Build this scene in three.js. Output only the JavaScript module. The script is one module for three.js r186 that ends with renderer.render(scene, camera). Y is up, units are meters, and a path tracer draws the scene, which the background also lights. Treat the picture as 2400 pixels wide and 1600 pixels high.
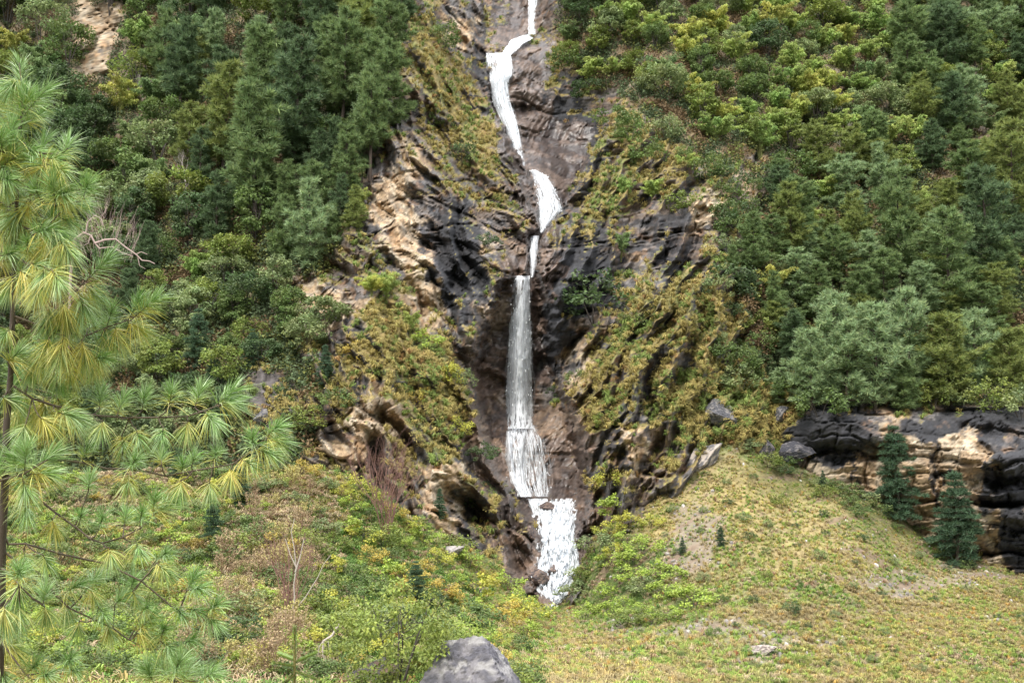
import * as THREE from 'three';
import { mergeGeometries } from 'three/addons/utils/BufferGeometryUtils.js';
import { createNoise3D } from 'simplex-noise';

// ---------------------------------------------------------------- camera, sky, sun, exposure
const W = 2400, H = 1600, FOV = 36, PITCH = 8 * Math.PI / 180;
const K = 2 * Math.tan(FOV * Math.PI / 360) / H;
const CAM = new THREE.Vector3(0, 12, 0);
const FWD = new THREE.Vector3(0, Math.sin(PITCH), -Math.cos(PITCH)), UPV = new THREE.Vector3(0, Math.cos(PITCH), Math.sin(PITCH));
const scene = new THREE.Scene();
const camera = new THREE.PerspectiveCamera(FOV, W / H, 0.1, 2000);
camera.position.copy(CAM);
camera.lookAt(CAM.clone().add(FWD));

const EXPOSURE = 3.1;
const clamp = (x, a = 0, b = 1) => Math.min(b, Math.max(a, x));
const lerp = (a, b, t) => a + (b - a) * t;
const smooth = (a, b, x) => { const t = clamp((x - a) / (b - a)); return t * t * (3 - 2 * t); };
function rngOf(seed) {
  let a = (seed * 2654435761) >>> 0;
  return () => { a = (a + 0x6D2B79F5) | 0; let t = Math.imul(a ^ (a >>> 15), 1 | a); t = (t + Math.imul(t ^ (t >>> 7), 61 | t)) ^ t; return ((t ^ (t >>> 14)) >>> 0) / 4294967296; };
}
const noise = createNoise3D(rngOf(7));
const fbm = (x, y, z, o = 3) => { let s = 0, a = 0.5, f = 1; for (let i = 0; i < o; i++, a *= 0.5, f *= 2.03) s += a * noise(x * f, y * f, z * f + i * 17.3); return s; };

// an even bright overcast, a little brighter overhead, with soft cloud structure
{
  const w = 512, h = 256, data = new Float32Array(w * h * 4);
  for (let r = 0; r < h; r++) for (let c = 0; c < w; c++) {
    const el = ((r + 0.5) / h - 0.5) * Math.PI, az = (c + 0.5) / w * 2 * Math.PI, y = Math.sin(el), x = Math.cos(az) * Math.cos(el), z = Math.sin(az) * Math.cos(el);
    const L = 0.36 + 0.86 * Math.max(0, y) + 0.1 * fbm(x * 1.6, y * 3, z * 1.6, 4);
    const i = (r * w + c) * 4;
    data[i] = L * 0.97; data[i + 1] = L; data[i + 2] = L * 1.05; data[i + 3] = 1;
  }
  const sky = new THREE.DataTexture(data, w, h, THREE.RGBAFormat, THREE.FloatType);
  sky.mapping = THREE.EquirectangularReflectionMapping; sky.magFilter = sky.minFilter = THREE.LinearFilter; sky.needsUpdate = true;
  scene.background = sky; scene.environment = sky;
}
const sun = new THREE.DirectionalLight(0xfff9ee, 1.5);
sun.name = 'veiled_sun'; sun.position.set(-75, 250, 40); sun.target.position.set(0, 30, -110);
sun.castShadow = true; sun.shadow.radius = 26; sun.shadow.mapSize.set(4096, 4096);
Object.assign(sun.shadow.camera, { left: -160, right: 160, top: 160, bottom: -160, near: 1, far: 600 });
scene.add(sun, sun.target);

const renderer = new THREE.WebGLRenderer({ antialias: true });
renderer.setSize(1024, 682); renderer.toneMapping = THREE.LinearToneMapping; renderer.toneMappingExposure = EXPOSURE;
renderer.shadowMap.enabled = true; renderer.shadowMap.type = THREE.PCFSoftShadowMap;

// ---------------------------------------------------------------- bookkeeping
const taken = new Map();
function numbered(n) { const k = taken.get(n) ?? 0; taken.set(n, k + 1); return k ? `${n}_${String(k).padStart(3, '0')}` : n; }
function tag(o, label, category, group, kind) {
  if (label) o.userData.label = label;
  if (category) o.userData.category = category;
  if (group) o.userData.group = group;
  if (kind) o.userData.kind = kind;
  return o;
}
function add(o, name, label, category, group, kind) { o.name = numbered(name); scene.add(o); return tag(o, label, category, group, kind); }
function part(geo, mat, name, parent) { const m = new THREE.Mesh(geo, mat); m.name = name; parent.add(m); return m; }
const V = (x, y, z) => new THREE.Vector3(x, y, z);

// survey point: bearing x and height y of the theodolite's 2400 x 1600 field, distance d in metres
const at = (x, y, d) => V(CAM.x + d * (x - 1200) * K, CAM.y + d * ((800 - y) * K * UPV.y + FWD.y), CAM.z + d * ((800 - y) * K * UPV.z + FWD.z));

// triangle soup with a colour for every face
class Soup {
  constructor() { this.p = []; this.c = []; }
  tri(a, b, c, r, g, bl) { this.p.push(a.x, a.y, a.z, b.x, b.y, b.z, c.x, c.y, c.z); for (let i = 0; i < 3; i++) this.c.push(r, g, bl); }
  geo() {
    const g = new THREE.BufferGeometry();
    g.setAttribute('position', new THREE.Float32BufferAttribute(this.p, 3));
    g.setAttribute('color', new THREE.Float32BufferAttribute(this.c, 3));
    g.computeVertexNormals();
    return g;
  }
}
// tapered tube through points with a radius for each
function tube(pts, rad, sides = 6) {
  const n = pts.length, pos = [], idx = [], nor = [];
  let ref = V(0.31, 0.17, 0.93);
  for (let i = 0; i < n; i++) {
    const t = pts[Math.min(i + 1, n - 1)].clone().sub(pts[Math.max(i - 1, 0)]).normalize();
    const a = ref.clone().addScaledVector(t, -ref.dot(t)).normalize(), b = t.clone().cross(a);
    ref = a;
    for (let k = 0; k < sides; k++) {
      const f = k / sides * Math.PI * 2, d = a.clone().multiplyScalar(Math.cos(f)).addScaledVector(b, Math.sin(f));
      const q = pts[i].clone().addScaledVector(d, rad[i]);
      pos.push(q.x, q.y, q.z); nor.push(d.x, d.y, d.z);
    }
  }
  for (let i = 0; i < n - 1; i++) for (let k = 0; k < sides; k++) {
    const a = i * sides + k, b = i * sides + (k + 1) % sides;
    idx.push(a, b, a + sides, b, b + sides, a + sides);
  }
  const g = new THREE.BufferGeometry();
  g.setAttribute('position', new THREE.Float32BufferAttribute(pos, 3)); g.setAttribute('normal', new THREE.Float32BufferAttribute(nor, 3)); g.setIndex(idx);
  return g;
}
const lin = (r, g, b) => new THREE.Color().setRGB(r, g, b);
const leafMat = (r, g, b, t = 0.25) => new THREE.MeshPhysicalMaterial({ color: lin(r, g, b), vertexColors: true, side: THREE.DoubleSide, roughness: 0.85, transmission: t, thickness: 0, specularIntensity: 0.4 });
const plainMat = (r, g, b, rough = 0.9) => new THREE.MeshStandardMaterial({ color: lin(r, g, b), roughness: rough });

// thin-plate spline through survey points
function spline(cps) {
  const n = cps.length, m = n + 3, S = 1 / 800, A = [];
  const U = (r2) => (r2 < 1e-12 ? 0 : r2 * Math.log(r2));
  for (let i = 0; i < m; i++) A.push(new Float64Array(m + 1));
  for (let i = 0; i < n; i++) {
    for (let j = 0; j < n; j++) A[i][j] = U(((cps[i][0] - cps[j][0]) * S) ** 2 + ((cps[i][1] - cps[j][1]) * S) ** 2);
    A[i][i] += 1e-4;
    A[i][n] = A[n][i] = 1; A[i][n + 1] = A[n + 1][i] = cps[i][0] * S; A[i][n + 2] = A[n + 2][i] = cps[i][1] * S; A[i][m] = cps[i][2];
  }
  for (let c = 0; c < m; c++) {
    let p = c; for (let r = c + 1; r < m; r++) if (Math.abs(A[r][c]) > Math.abs(A[p][c])) p = r;
    [A[c], A[p]] = [A[p], A[c]];
    for (let r = 0; r < m; r++) if (r !== c) { const f = A[r][c] / A[c][c]; if (f) for (let k = c; k <= m; k++) A[r][k] -= f * A[c][k]; }
  }
  const w = A.map((row, i) => row[m] / row[i]);
  return (x, y) => {
    let s = w[n] + w[n + 1] * x * S + w[n + 2] * y * S;
    for (let i = 0; i < n; i++) s += w[i] * U(((x - cps[i][0]) * S) ** 2 + ((y - cps[i][1]) * S) ** 2);
    return s;
  };
}
const piecewise = (pts) => (t) => {
  if (t <= pts[0][0]) return pts[0][1];
  for (let i = 1; i < pts.length; i++) if (t <= pts[i][0]) return lerp(pts[i - 1][1], pts[i][1], (t - pts[i - 1][0]) / (pts[i][0] - pts[i - 1][0]));
  return pts[pts.length - 1][1];
};

// ---------------------------------------------------------------- the lie of the land (x, y, distance)
const leftMass = spline([[-400, -250, 240], [-400, 300, 190], [-400, 700, 150], [-400, 1000, 125], [-400, 1250, 110],
  [100, -250, 235], [100, 100, 205], [100, 400, 175], [100, 700, 145], [100, 950, 120], [100, 1180, 104],
  [400, -250, 228], [400, 100, 195], [400, 400, 165], [400, 650, 140], [400, 850, 122], [400, 1000, 111], [400, 1180, 102],
  [700, -250, 218], [700, 100, 182], [700, 400, 152], [700, 620, 134], [700, 800, 120], [700, 950, 111], [700, 1180, 102],
  [880, -250, 208], [880, 100, 172], [880, 400, 144], [880, 600, 130], [880, 800, 117], [860, 1000, 108], [860, 1180, 102],
  [980, -250, 203], [980, 0, 178], [980, 200, 158], [930, 400, 142], [960, 600, 130], [960, 750, 121], [960, 900, 113], [960, 1100, 104], [960, 1260, 99],
  [1080, -100, 197], [1100, 100, 181], [1100, 250, 167], [1150, 400, 153], [1060, 420, 148], [1100, 500, 143], [1200, 500, 147], [1100, 600, 133], [1200, 600, 137], [1050, 700, 126], [1150, 700, 127.5], [1050, 850, 119], [1060, 1000, 112], [1060, 1150, 106], [1060, 1260, 101], [1150, 1150, 110], [1150, 1250, 104], [1200, 1300, 104], [1220, 1420, 99], [1150, 1450, 97], [1130, 930, 118], [1250, 300, 164], [1230, 1200, 111]]);
const rightMass = spline([[1500, 180, 165], [1450, 260, 157], [1400, 340, 150], [1350, 420, 144], [1330, 500, 139], [1280, 560, 133], [1265, 650, 126],
  [1600, -250, 226], [1600, 0, 192], [1600, 150, 172], [1600, 300, 153], [1520, 420, 141], [1500, 520, 135], [1480, 640, 127], [1400, 520, 138], [1350, 650, 126], [1400, 760, 123], [1300, 760, 125.5], [1500, 760, 119], [1480, 880, 114], [1420, 880, 118], [1320, 880, 122], [1450, 1000, 111], [1380, 1000, 115], [1340, 1060, 115.5], [1430, 1100, 108], [1370, 1160, 112], [1430, 1200, 106], [1360, 1300, 105], [1400, 1380, 101],
  [1700, 700, 123], [1700, 550, 133], [1700, 400, 146], [1650, 850, 116], [1600, 950, 113], [1700, 950, 115], [1650, 1060, 112], [1750, 1040, 113.5],
  [1850, -250, 228], [1850, 100, 185], [1850, 300, 162], [1850, 500, 145], [1850, 700, 130], [1850, 850, 121], [1850, 960, 115], [1850, 1070, 112],
  [2100, -250, 232], [2100, 100, 192], [2100, 300, 168], [2100, 500, 150], [2100, 700, 134], [2100, 850, 123], [2100, 950, 114],
  [2400, -250, 236], [2400, 100, 197], [2400, 400, 164], [2400, 700, 137], [2400, 880, 124], [2400, 960, 114],
  [2820, -250, 240], [2820, 400, 166], [2820, 900, 122], [2820, 1000, 112],
  [1950, 1000, 110.5], [1950, 1130, 110.5], [2100, 1000, 110], [2100, 1210, 109], [2300, 1000, 109], [2300, 1340, 106.5], [2400, 1000, 108.5], [2400, 1380, 105.5], [2820, 1480, 103]]);
const cleft = piecewise([[-250, 0], [60, 3], [140, 6], [260, 11], [400, 11], [560, 9], [650, 8], [900, 8], [1000, 7], [1100, 5], [1170, 2.5], [1260, 0]]);
const gorge = (x, y) => gorgeLine(x, y) + cleft(y);
const gorgeLine = spline([[1250, -250, 222], [1250, -80, 207], [1250, 0, 200], [1247, 78, 192], [1170, 105, 179], [1165, 126, 175], [1170, 200, 169], [1185, 300, 162.5], [1225, 385, 156], [1250, 398, 151], [1275, 450, 145.5], [1280, 540, 140], [1250, 558, 136.5], [1250, 645, 130], [1220, 652, 127], [1220, 800, 126.2], [1215, 998, 123.5], [1215, 1012, 119.5], [1240, 1080, 117.5], [1240, 1162, 115.8], [1300, 1172, 113.4], [1300, 1250, 109.5], [1300, 1350, 104.5], [1300, 1420, 100], [1300, 1500, 97],
  [1150, 0, 203], [1100, -200, 220], [1190, 70, 193], [1050, 100, 182], [1080, 300, 166], [1100, 400, 160], [1180, 560, 141], [1140, 720, 127.5], [1130, 820, 125], [1120, 900, 123], [1130, 1000, 119.5], [1160, 1100, 116.5], [1200, 1170, 113.5], [1230, 1260, 108], [1230, 1360, 103],
  [1300, 0, 190], [1400, 0, 188], [1350, 150, 177], [1450, 150, 173], [1330, 250, 169], [1420, 250, 166], [1400, 330, 163], [1300, 330, 166], [1240, 200, 171], [1250, 320, 164], [1330, 420, 155], [1320, 560, 141], [1290, 720, 127.5], [1310, 820, 125.5], [1320, 920, 122.5], [1310, 1000, 119.5], [1340, 1000, 119], [1340, 1090, 116.5], [1350, 1160, 114], [1370, 1250, 109], [1370, 1350, 103.5], [1500, 0, 188], [1450, -200, 215]]);
const edgeL = piecewise([[-250, 1060], [0, 1128], [60, 1132], [130, 1139], [200, 1144], [250, 1152], [300, 1178], [340, 1200], [385, 1226], [400, 1240], [440, 1250], [500, 1260], [535, 1262], [555, 1240], [600, 1240], [642, 1232], [660, 1180], [720, 1160], [800, 1125], [880, 1105], [960, 1125], [1020, 1140], [1100, 1166], [1160, 1206], [1250, 1246], [1350, 1246], [1420, 1262], [1500, 1290]]);
const edgeR = piecewise([[-250, 1560], [100, 1520], [180, 1492], [250, 1446], [330, 1402], [420, 1350], [490, 1322], [540, 1284], [560, 1266], [600, 1264], [645, 1258], [700, 1276], [800, 1292], [900, 1312], [1000, 1342], [1100, 1370], [1160, 1374], [1250, 1360], [1350, 1364], [1420, 1318], [1500, 1310]]);
const groundLine = piecewise([[-420, 1110], [0, 1118], [300, 1112], [520, 1100], [700, 1094], [800, 1108], [860, 1134], [930, 1185], [1000, 1226], [1100, 1290], [1170, 1335], [1220, 1388], [1262, 1418], [1305, 1428], [1332, 1395], [1366, 1312], [1402, 1255], [1450, 1200], [1500, 1152], [1560, 1108], [1620, 1076], [1700, 1040], [1760, 1030], [1850, 1075], [1950, 1128], [2050, 1172], [2130, 1205], [2200, 1262], [2280, 1312], [2400, 1345], [2820, 1460]]);
const groundEdge = (x) => groundLine(x) + 7 * noise(x / 46, 2.2, 0) + 4 * noise(x / 15, 5.1, 0);
const groundBase = spline([[-400, 1600, 38], [0, 1600, 40], [400, 1600, 42], [800, 1600, 44], [1100, 1600, 46.5], [1500, 1600, 56], [2000, 1600, 67], [2400, 1600, 77], [2820, 1600, 84],
  [-400, 1950, 24], [600, 1950, 26], [1400, 1950, 34], [2400, 1950, 48], [2820, 1950, 52],
  [0, 1450, 52], [500, 1450, 54], [900, 1450, 61], [1250, 1460, 84], [1320, 1460, 88], [1600, 1450, 79], [2000, 1450, 81], [2400, 1450, 90],
  [0, 1300, 64], [500, 1300, 66], [900, 1300, 76], [1080, 1320, 86], [1450, 1300, 97], [1700, 1300, 91], [2000, 1300, 93], [2300, 1360, 98], [1500, 1400, 88], [1750, 1180, 101],
  [-400, 1110, 78], [0, 1118, 79], [500, 1100, 81], [750, 1100, 83], [900, 1170, 85], [1000, 1226, 88], [1100, 1290, 91], [1200, 1370, 95.5], [1300, 1428, 98], [1350, 1345, 101.5], [1402, 1255, 104.5], [1500, 1152, 107.5], [1620, 1076, 110], [1720, 1036, 112], [1950, 1128, 109.5], [2100, 1192, 108], [2280, 1312, 105.5], [2400, 1345, 104.5], [2820, 1460, 102], [1600, 1180, 103], [1850, 1180, 104], [2100, 1300, 100]]);

// painted masks are lists of [x, y, rx, ry, weight] in survey coordinates, their outlines broken up by noise
function mask(list, x, y) {
  let s = 0;
  for (const [cx, cy, rx, ry, w] of list) { const dx = (x - cx) / rx, dy = (y - cy) / ry, r = dx * dx + dy * dy; if (r < 6) s += w * Math.exp(-r * r * 0.7); }
  return s;
}
const TAN = [[935, 560, 60, 80, 1.15], [985, 680, 60, 80, 1.2], [925, 440, 60, 60, 0.8], [960, 370, 50, 50, 0.5], [1015, 720, 35, 45, 0.9], [880, 730, 60, 35, 1], [1130, 585, 26, 50, 0.8], [1090, 75, 30, 60, 0.8], [1065, 60, 25, 60, 0.6], [760, 720, 60, 50, 0.8], [700, 680, 60, 40, 0.7],
  [1185, 740, 36, 80, 0.7], [1140, 760, 40, 60, 0.5], [1335, 850, 45, 60, 0.9], [1480, 1030, 28, 90, 1.1], [1660, 470, 50, 40, 1.2], [1640, 510, 40, 30, 0.6], [1750, 400, 30, 50, 0.7], [1760, 470, 25, 50, 0.7], [1950, 230, 30, 50, 0.8], [2290, 330, 30, 30, 1],
  [890, 955, 60, 60, 1.2], [850, 1010, 30, 50, 1], [830, 1050, 20, 60, 0.8], [1050, 1160, 55, 110, 1.2], [985, 1150, 40, 60, 0.6], [780, 1070, 40, 50, 0.7], [225, 60, 60, 70, 1.1], [215, 130, 40, 60, 0.8], [1290, 990, 60, 40, 0.7], [1520, 640, 40, 80, 0.6], [1900, 270, 40, 30, 0.5],
  [2160, 1110, 130, 90, 1.2], [2260, 1060, 80, 70, 1.1], [1970, 1120, 80, 40, 1.2], [2290, 1210, 60, 60, 0.9], [2040, 1150, 80, 60, 1.1], [2100, 1010, 40, 60, 0.9], [2240, 990, 30, 30, 0.6], [2210, 1180, 120, 80, 1.1], [2330, 1290, 40, 70, 0.6], [1150, 1010, 40, 80, 0.5]];
const DARK = [[1065, 580, 60, 110, 1.2], [1080, 670, 45, 60, 1.3], [1120, 200, 30, 120, 0.7], [1330, 680, 80, 90, 1.1], [1290, 800, 50, 90, 1.1], [1400, 620, 70, 90, 0.7], [1380, 500, 60, 70, 0.5], [1600, 640, 60, 60, 0.7], [1580, 720, 60, 60, 0.4], [1350, 330, 60, 90, 0.7], [1480, 980, 40, 100, 0.5], [1430, 1050, 40, 90, 0.6], [900, 830, 50, 70, 0.6], [800, 800, 50, 50, 0.5], [1060, 1060, 90, 40, 0.8], [1100, 1200, 50, 90, 0.5],
  [1960, 1010, 80, 60, 1.6], [1900, 1040, 60, 40, 1.2], [2170, 1000, 70, 30, 1.0], [2320, 975, 80, 50, 1.5], [2390, 1085, 80, 34, 1.6], [2350, 1170, 60, 40, 1.5], [2385, 1250, 60, 80, 1.4], [2200, 1120, 13, 90, 1.4], [2010, 1110, 12, 60, 1.2], [1680, 480, 100, 30, 0.4], [1950, 260, 30, 40, 0.8], [1570, 500, 70, 60, 0.4], [1220, 300, 50, 120, 0.6], [1330, 320, 70, 120, 0.9], [1290, 430, 40, 70, 0.8], [1190, 30, 50, 60, 0.7], [1250, 240, 60, 110, 0.5], [1560, 560, 60, 50, 0.6], [1540, 860, 40, 120, 0.4], [1640, 700, 50, 30, 0.5]];
const WET = [[1215, 830, 70, 190, 1.3], [1230, 1080, 110, 110, 1.4], [1290, 1290, 110, 160, 1.3], [1215, 220, 60, 170, 1.2], [1270, 450, 60, 110, 1.1], [1250, 620, 60, 80, 1], [1240, 60, 60, 100, 1], [1320, 360, 60, 90, 1], [1320, 1050, 60, 90, 1], [1140, 930, 60, 120, 1]];
const GRASS = [[1010, 90, 60, 120, 1.1], [1070, 270, 70, 140, 1], [1140, 340, 60, 60, 0.8], [1130, 430, 80, 60, 0.5], [980, 880, 110, 120, 1.1], [1040, 980, 100, 90, 1.2], [950, 780, 80, 90, 1.1], [1000, 1060, 80, 50, 0.7], [930, 680, 60, 50, 0.9], [880, 780, 80, 60, 0.7], [1110, 1080, 50, 120, 0.7], [1190, 1220, 60, 120, 0.6],
  [1400, 900, 70, 110, 1], [1390, 1050, 50, 100, 0.9], [1420, 1150, 50, 80, 0.9], [1600, 820, 170, 160, 1.2], [1520, 720, 60, 80, 0.7], [1680, 720, 110, 90, 1], [1560, 960, 120, 80, 0.9], [1740, 960, 120, 90, 1.6], [1800, 1040, 100, 60, 1.6], [1640, 640, 90, 50, 0.5], [1380, 440, 40, 110, 0.8], [1310, 540, 40, 40, 0.6], [1440, 560, 70, 120, 0.5], [1640, 330, 170, 80, 1.2], [1720, 440, 140, 60, 0.5], [1440, 420, 60, 90, 0.8], [1290, 120, 60, 80, 1], [1390, 260, 80, 80, 0.6], [1500, 480, 60, 60, 0.5], [1180, 60, 40, 60, 0.6], [1700, 1050, 120, 40, 1.2], [820, 900, 60, 80, 0.6], [700, 920, 80, 60, 0.7], [1330, 950, 30, 50, 0.5]];
const SOIL = [[620, 940, 70, 70, 1.4], [640, 960, 40, 60, 1], [560, 800, 60, 40, 0.3]];
// hollows (+) and bulges (-) in metres
const HOLLOW = [[1085, 660, 34, 46, 3.5], [1060, 590, 40, 50, 1.2], [1000, 235, 16, 60, 3], [1045, 300, 46, 10, 1.6], [1120, 880, 44, 15, 3], [1168, 902, 26, 11, 3], [1100, 850, 24, 26, 2], [1285, 862, 34, 20, 2.4], [1280, 790, 26, 60, 1.6], [1340, 720, 26, 46, 1.8], [1950, 1062, 70, 9, 1.6], [2000, 1075, 60, 9, 1.6], [2370, 1125, 80, 16, 3], [2340, 1185, 50, 10, 1.8], [2390, 1235, 40, 12, 1.8], [2310, 1050, 16, 24, 1.5], [2200, 1120, 10, 90, 1.0], [895, 975, 20, 12, 1.6], [905, 990, 9, 18, 1.2], [870, 985, 24, 9, 1.2], [1065, 1205, 40, 8, 1.0], [1590, 655, 50, 10, 1], [1670, 495, 60, 8, 1.2], [1530, 1000, 14, 70, 1.2], [1450, 1060, 16, 60, 1.2], [1010, 730, 24, 14, 1], [950, 625, 60, 8, 1.0], [1225, 255, 34, 8, 1.2], [1225, 335, 30, 9, 1.4], [1220, 195, 36, 8, 1], [800, 960, 20, 50, 0.8]];
const BULGE = [[1960, 1005, 90, 46, 1.8], [2370, 1080, 90, 22, 2.2], [2340, 1158, 46, 18, 1.6], [2390, 1210, 40, 14, 1.5], [2320, 970, 70, 30, 1.4], [895, 945, 46, 22, 1.8], [885, 975, 22, 16, 1], [850, 1015, 18, 22, 1.2], [1050, 1150, 46, 60, 1.6], [1050, 1190, 34, 26, 1.2], [1225, 290, 34, 22, 1.4], [1225, 222, 36, 18, 1.3], [1215, 160, 40, 20, 1.3], [985, 640, 40, 60, 1.2], [1010, 700, 30, 24, 1], [1235, 1085, 70, 70, 1.6], [1490, 1020, 24, 80, 1], [1660, 465, 60, 20, 1]];

const hash = (i, j, k) => { const s = Math.sin(i * 127.1 + j * 311.7 + k * 74.7) * 43758.5453; return s - Math.floor(s); };
// bedded rock: blocks in layers that stand proud of or behind one another, with open joints
function bedding(P, nx, ny, amp) {
  const w1 = 0.9 * noise(P.x / 9, P.y / 9, P.z / 9) + 0.2 * noise(P.x / 1.8, P.y / 1.8, P.z / 1.8);
  const s = P.x * nx + P.y * ny + P.z * 0.06 + w1, q = P.x * ny - P.y * nx + P.z * 0.5 + w1 * 1.4;
  let d = 0, tone = 0;
  for (const [t, l, a, k] of [[4.6, 7, 1.5, 1], [1.5, 3.1, 0.75, 2], [0.55, 1.7, 0.34, 3]]) {
    const i = Math.floor(s / t), f = s / t - i, qq = q / l + hash(i, k, 3) * 9, j = Math.floor(qq), g = qq - j;
    const e = Math.min(smooth(0, 0.11, f), smooth(0, 0.08, 1 - f)) * smooth(0, 0.045, g) * smooth(0, 0.045, 1 - g);
    const h = hash(i, j, k);
    d += a * ((h - 0.45) * (0.4 + 0.6 * e) - 0.55 * (1 - e)) + a * 0.3 * (f - 0.5);
    tone += a * (h - 0.5);
  }
  return [d * amp, tone, s];
}

const ROCK = { slate: [0.028, 0.028, 0.033], grey: [0.14, 0.13, 0.13], brown: [0.15, 0.102, 0.07], tan: [0.4, 0.28, 0.17], pale: [0.46, 0.38, 0.28], ochre: [0.3, 0.15, 0.06] };
const mixc = (a, b, t) => [lerp(a[0], b[0], t), lerp(a[1], b[1], t), lerp(a[2], b[2], t)];

// everything known about one survey point of the mountain: distance, masks, rock tone
function mountain(x, y) {
  const wx = x + 26 * noise(x / 70, y / 70, 3.1) + 14 * noise(x / 22, y / 22, 8.2) + 6 * noise(x / 8, y / 5, 2.2), wy = y + 26 * noise(x / 70, y / 70, 11.7) + 14 * noise(x / 22, y / 22, 5.5) + 6 * noise(x / 8, y / 5, 6.6);
  const rag = 5 * noise(x / 40, y / 26, 1.5) + 3 * noise(x / 12, y / 9, 4.5);
  const eL = edgeL(y) + rag, eR = edgeR(y) + rag, soft = lerp(3, 20, smooth(620, 760, y)), left = smooth(soft, -soft, x - eL), right = smooth(-soft, soft, x - eR);
  let d = gorge(x, y);
  if (left > 0) d = lerp(d, leftMass(x, y), left);
  if (right > 0) d = lerp(d, rightMass(x, y), right);
  const P = at(x, y, d);
  const tan = mask(TAN, wx, wy), dark = mask(DARK, wx, wy), wet = mask(WET, wx, wy), grass = mask(GRASS, wx, wy), soil = mask(SOIL, wx, wy);
  // forest floor away from the gorge walls
  const ridge = piecewise([[-250, 950], [100, 960], [300, 900], [420, 850], [600, 800], [700, 690], [800, 700], [900, 760], [1100, 740], [1400, 740]])(y);
  const rim = piecewise([[-250, 1310], [60, 1300], [150, 1330], [260, 1480], [330, 1560], [420, 1720], [560, 1760], [700, 1720], [850, 1740], [930, 1880], [960, 2420]])(y);
  let forest = Math.max(smooth(30, -60, x - ridge + 30 * noise(x / 60, y / 60, 9)), smooth(-30, 60, x - rim + 30 * noise(x / 60, y / 60, 2)) * (y < 960 ? 1 : 0));
  forest *= clamp(1 - tan * 0.9) * clamp(1 - soil);
  if (y > 955 && x > 1880) forest = 0;
  const lowCliff = x > 1800 && y > 940 ? 1 : 0;
  const rocky = clamp(1 - 0.75 * forest - 0.7 * soil - 0.45 * clamp(grass));
  const [bd, tone, s] = left > 0.5 ? (y + 60 * noise(x / 90, y / 90, 4) < 470 ? bedding(P, 0.74, 0.64, rocky) : bedding(P, 0.42, 0.9, rocky)) : right > 0.5 ? bedding(P, lowCliff ? 0.02 : -0.16, 0.98, rocky * (lowCliff ? 1.05 : 1)) : bedding(P, 0.22, 0.97, 0.75);
  let off = bd + (1.6 * rocky + 1.1) * fbm(P.x / 13, P.y / 13, P.z / 13, 3) + 0.28 * fbm(P.x / 2, P.y / 2, P.z / 2, 2);
  off -= mask(HOLLOW, lerp(x, wx, 0.4), lerp(y, wy, 0.4)); off += mask(BULGE, lerp(x, wx, 0.4), lerp(y, wy, 0.4));
  // ribs and runnels that follow the fall line of each wall
  const [c0, a0] = left > 0.5 ? [x * 0.9 - y * 0.42, x * 0.42 + y * 0.9] : [x * 0.91 + y * 0.42, y * 0.91 - x * 0.42];
  const cw = c0 + 26 * noise(x / 190, y / 190, 21) + 4 * noise(x / 30, y / 30, 22);
  const rib = (1 - 2 * Math.abs(noise(cw / 92, a0 / 520, left > 0.5 ? 3 : 13))) + 0.42 * (1 - 2 * Math.abs(noise(cw / 36, a0 / 220, 7)));
  off += (left > 0.5 || right > 0.5 ? 2.8 : 1) * rib * (1 - 0.55 * forest) * (lowCliff ? 0 : 1) * smooth(2, 30, Math.min(Math.abs(x - eL) + 8, Math.abs(x - eR) + 8));
  const near = left > 0.5 || right > 0.5 ? 1 : 0.6;
  return { rib, d: d - off * near, tan, dark, wet, grass, soil, forest, tone, s, left, right, lowCliff, P };
}
function ground(x, y) {
  const d = groundBase(x, y), P = at(x, y, d);
  const off = 1.1 * fbm(P.x / 9, P.z / 9, 4.2, 3) + 0.18 * noise(P.x / 1.3, P.z / 1.3, 2.2);
  return { d: d - off * 0.8, P };
}
const onGround = (x, y) => at(x, y, ground(x, y).d);
const onMountain = (x, y) => at(x, y, mountain(x, y).d);
const isGround = (x, y) => y > groundEdge(x) - 1;
const place = (x, y) => (isGround(x, y) ? onGround(x, y) : onMountain(x, y));

function range(...segs) { const o = []; for (const [a, b, s] of segs) for (let v = a; v < b; v += s) o.push(v); return o; }
function sheet(pos, col, nx, ny, keep) {
  const idx = [];
  for (let j = 0; j < ny - 1; j++) for (let i = 0; i < nx - 1; i++) {
    if (!keep(i, j)) continue;
    const a = j * nx + i, b = a + 1, c = a + nx, e = c + 1;
    idx.push(a, c, b, b, c, e);
  }
  return idx;
}
const stoneMat = new THREE.MeshStandardMaterial({ vertexColors: true, roughness: 0.92 });
const wetMat = new THREE.MeshPhysicalMaterial({ vertexColors: true, roughness: 0.42, specularIntensity: 0.9 });
const earthMat = new THREE.MeshStandardMaterial({ vertexColors: true, roughness: 1 });

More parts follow.
